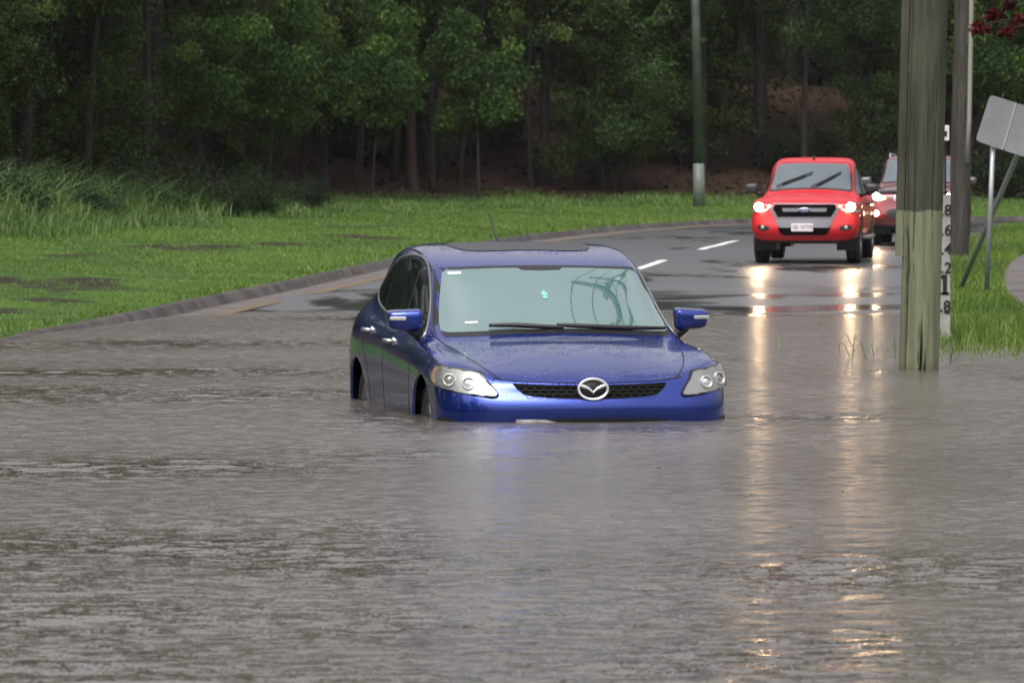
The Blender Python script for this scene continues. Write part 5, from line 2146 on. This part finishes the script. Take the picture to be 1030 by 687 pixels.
# mown lawn on the left
X, Y, Z, dL, dR = scatter(1500000, -22, 26, 48, 190, lambda X, Y, Z, dL, dR: (dL > .14) & (dL < 12.5) & (Z > -.02) & (rng.random(len(X)) < np.clip(60 / Y, 0, 1) ** 1.0) & (rng.random(len(X)) > 1.15 * mud_mask(X, Y)))
pn = patchn(X, Y)
clump = np.sin(X * 7 + 3 * np.sin(Y * 2.3)) * np.sin(Y * 3.1 + 2 * np.sin(X * 3.7))
h = (.014 + .028 * rng.random(len(X)) + .022 * np.clip(clump, 0, 1)) * (1 + .5 * (dL < .5)) * np.clip(Y / 70, .9, 1.5)
t = np.clip(.15 + .55 * pn + .25 * rng.normal(size=len(X)) * .6, 0, .90)
t[rng.random(len(X)) > .985] = 1
V, F, ta = blades(X, Y, Z, h, .005 + .004 * Y / 60, 1.1, 1, t)
me = np_mesh('lawn_grass', V, F, {'tint': ta})
print('lawn blades', len(X))
tag(link('lawn_grass', me, gmt), 'short bright green lawn grass with muddy scrapes between the kerb and the forest', 'grass', kind='stuff')

# right verge
pp2 = np.array(PATH_POLY)


def in_poly(X, Y, P):
    c = np.zeros(len(X), bool)
    j = len(P) - 1
    for i in range(len(P)):
        xi, yi, xj, yj = *P[i], *P[j]
        m = ((yi > Y) != (yj > Y)) & (X < (xj - xi) * (Y - yi) / (yj - yi + 1e-12) + xi)
        c ^= m
        j = i
    return c


X, Y, Z, dL, dR = scatter(900000, 2, 16, 44, 165, lambda X, Y, Z, dL, dR: (dR > .12) & (dL < 0) & (Z > -.10) & (rng.random(len(X)) < np.clip(60 / Y, 0, 1)))
m = ~in_poly(X, Y, pp2)
X, Y, Z, dR = X[m], Y[m], Z[m], dR[m]
pn = patchn(X * 2, Y)
edge = np.exp(-((Y - 54) / 3.5) ** 2)
keep = rng.random(len(X)) < np.where(Z < .0, .30, 1.0)
X, Y, Z, pn, edge = X[keep], Y[keep], Z[keep], pn[keep], edge[keep]
h = (.05 + .08 * rng.random(len(X))) * (1 + 1.3 * edge) * np.clip(Y / 70, .9, 1.5)
t = np.clip(.1 + .6 * pn + .15 * rng.normal(size=len(X)), 0, .9)
t[rng.random(len(X)) > .97 - .05 * edge] = 1
V, F, ta = blades(X, Y, Z, h, .006 + .004 * Y / 60, .8, 1, t)
tag(link('verge_grass', np_mesh('verge_grass', V, F, {'tint': ta}), gmt), 'green verge grass round the poles, its near edge drowned by the flood', 'grass', kind='stuff')
print('verge blades', len(X))

# tall grass in front of the forest on the left
X, Y, Z, dL, dR = scatter(620000, -30, 20, 70, 185, lambda X, Y, Z, dL, dR: (dL > 6.4) & (dL < 14) & (rng.random(len(X)) < np.clip((dL - 6.4 - .5 * np.sin(Y * .5)) / 1.2, 0, 1)))
k = np.clip((145 - Y) / 45, .12, 1)
keep = rng.random(len(X)) < (.35 + .65 * k)
X, Y, Z, dL, k = X[keep], Y[keep], Z[keep], dL[keep], k[keep]
pn = patchn(X * 1.3, Y * 1.2)
h = (.35 + .85 * rng.random(len(X)) ** 1.3) * (.55 + .95 * pn) * k * np.clip((dL - 6.0) / 2.8, .22, 1) + .06
t = np.clip(.15 + .5 * pn + .25 * rng.normal(size=len(X)), 0, .92)
t[rng.random(len(X)) > .99] = 1
V, F, ta = blades(X, Y, Z, h, .007 + .005 * rng.random(len(X)), 1.0, 2, t)
tag(link('tall_grass', np_mesh('tall_grass', V, F, {'tint': ta}), gmt2), 'knee to chest high rank grass along the foot of the forest', 'grass', kind='stuff')
print('tall blades', len(X))

# drowned reeds sticking out of the water round the pole
pts = []
for px, py, n_, sp_ in [(872, 360, 9, .16), (890, 352, 8, .2), (885, 300, 14, .5), (897, 290, 14, .5), (950, 362, 7, .22), (962, 352, 12, .4), (990, 350, 22, .8), (1015, 348, 18, .6), (860, 318, 8, .5), (1005, 372, 3, .3)]:
    d = ray(px, py)
    tt_ = -CAMH / d.z
    for _ in range(n_):
        pts.append((d.x * tt_ + rng.normal() * sp_, d.y * tt_ + rng.normal() * sp_ * 3))
pts = np.array(pts)
n = len(pts)
V, F, ta = blades(pts[:, 0], pts[:, 1], np.full(n, -.02), .08 + .22 * rng.random(n), .0045 + .002 * rng.random(n), 1.1, 2, .2 + .5 * rng.random(n))
tag(link('drowned_grass', np_mesh('drowned_grass', V, F, {'tint': ta}), gmt2), 'sparse grass stems poking out of the floodwater near the thick pole', 'grass', kind='stuff')

# ------------------------------------------------------------------ forest floor litter, low dead sticks
X, Y, Z, dL, dR = scatter(160000, -40, 60, 80, 235, lambda X, Y, Z, dL, dR: (dL > 12.5) & (dL < 40))
n = len(X)
a = rng.random(n) * 6.28
L_ = .10 + .16 * rng.random(n)
D = np.stack([np.cos(a), np.sin(a), .35 * rng.normal(size=n)], 1) * L_[:, None]
W_ = np.stack([-np.sin(a), np.cos(a), .5 * rng.normal(size=n)], 1) * (L_ * .3)[:, None]
P0 = np.stack([X, Y, Z + .03], 1)
V = np.stack([P0, P0 + D * .5 + W_, P0 + D, P0 + D * .5 - W_], 1).reshape(-1, 3)
lm_ = leaf_mat('leaf_litter', (.018, .011, .008), (.085, .045, .028))
tag(link('leaf_litter', np_mesh('leaf_litter', V, np.arange(4 * n).reshape(-1, 4), {'tint': np.repeat(rng.random(n) ** 2, 4)}), lm_),
    'brown fallen leaves covering the bank under the trees', 'leaf litter', kind='stuff')

# ------------------------------------------------------------------ red-leaved tree whose branch tip hangs in at the top right
rx, ry = 7.9, 62.0
root = empty('red_leaved_tree', (rx, ry, gz(rx, ry)))
tag(root, 'tree with dark red leaves, only a branch tip hanging in at the top right corner', 'tree')
bm = bmesh.new()
tube(bm, [(0, 0, -.3), (.1, .1, 1.5), (-.05, 0, 3.0), (0, .1, 5.0)], [.16, .12, .09, .04], 10)
cents, tints, sps = [], [], []
tp = at_Y(985, 26, ry)
ends = [tp, at_Y(1000, 12, ry + .4), at_Y(1012, 30, ry - .3), at_Y(1026, 16, ry), at_Y(1040, 34, ry + .2), at_Y(1015, 2, ry), at_Y(1045, 5, ry)]
for e_ in ends:
    e2 = e_ - Vector(root.location)
    s_ = Vector((0, 0, 2.9 + .5 * rng.random()))
    mid = s_.lerp(e2, .5) + Vector((0, 0, .35))
    tube(bm, [s_, mid, e2], [.04, .02, .006], 6)
    for t_ in (.55, .8, 1.0):
        q = (s_ * (1 - t_) ** 2 + mid * 2 * t_ * (1 - t_) + e2 * t_ * t_)
        cents.append(tuple(q)); tints.append(rng.random()); sps.append(.07 + .06 * rng.random())
for _ in range(60):
    a = rng.random() * 6.28
    el = rng.random() * 1.2
    r_ = 1.0 + .8 * rng.random()
    e2 = Vector((.6 + math.cos(a) * math.cos(el) * r_, math.sin(a) * math.cos(el) * r_, 3.6 + math.sin(el) * 1.8))
    tube(bm, [(0, .05, 3.2), Vector((0, 0, 3.6)).lerp(e2, .5) + Vector((0, 0, .2)), e2], [.03, .015, .004], 5)
    cents.append(tuple(e2)); tints.append(rng.random()); sps.append(.3)
from_bm('trunk', bm, m_bark, root, True)
V, F, t = leaves(cents, tints, 9000, sps, .075, .9)
V2_, F2_, t2 = leaves(cents[:21], tints[:21], 900, sps[:21], .07, .9)
link('crown', np_mesh('crown', np.concatenate([V, V2_]), np.concatenate([F, F2_ + len(V)]), {'tint': np.concatenate([t, t2])}), leaf_mat('red_leaves', (.028, .004, .006), (.13, .012, .012)), root)

# bits of leaf and twig afloat on the flood
n = 150
Y = 17 + 35 * rng.random(n) ** 1.2
X = (rng.random(n) * 2 - 1) * .10 * Y
a = rng.random(n) * 6.28
L_ = .012 + .03 * rng.random(n)
D = np.stack([np.cos(a), np.sin(a), .25 * rng.random(n)], 1) * L_[:, None]
W_ = np.stack([-np.sin(a), np.cos(a), 0 * a], 1) * (L_ * .35)[:, None]
P0 = np.stack([X, Y, np.full(n, .018)], 1)
V = np.stack([P0, P0 + D * .5 + W_, P0 + D, P0 + D * .5 - W_], 1).reshape(-1, 3)
tag(link('floating_debris', np_mesh('floating_debris', V, np.arange(4 * n).reshape(-1, 4), {'tint': np.repeat(rng.random(n) ** 2, 4)}), leaf_mat('floating_leaf', (.02, .015, .008), (.12, .07, .03))),
    'scattered dark leaf bits and twigs floating on the brown water', 'debris', kind='stuff')
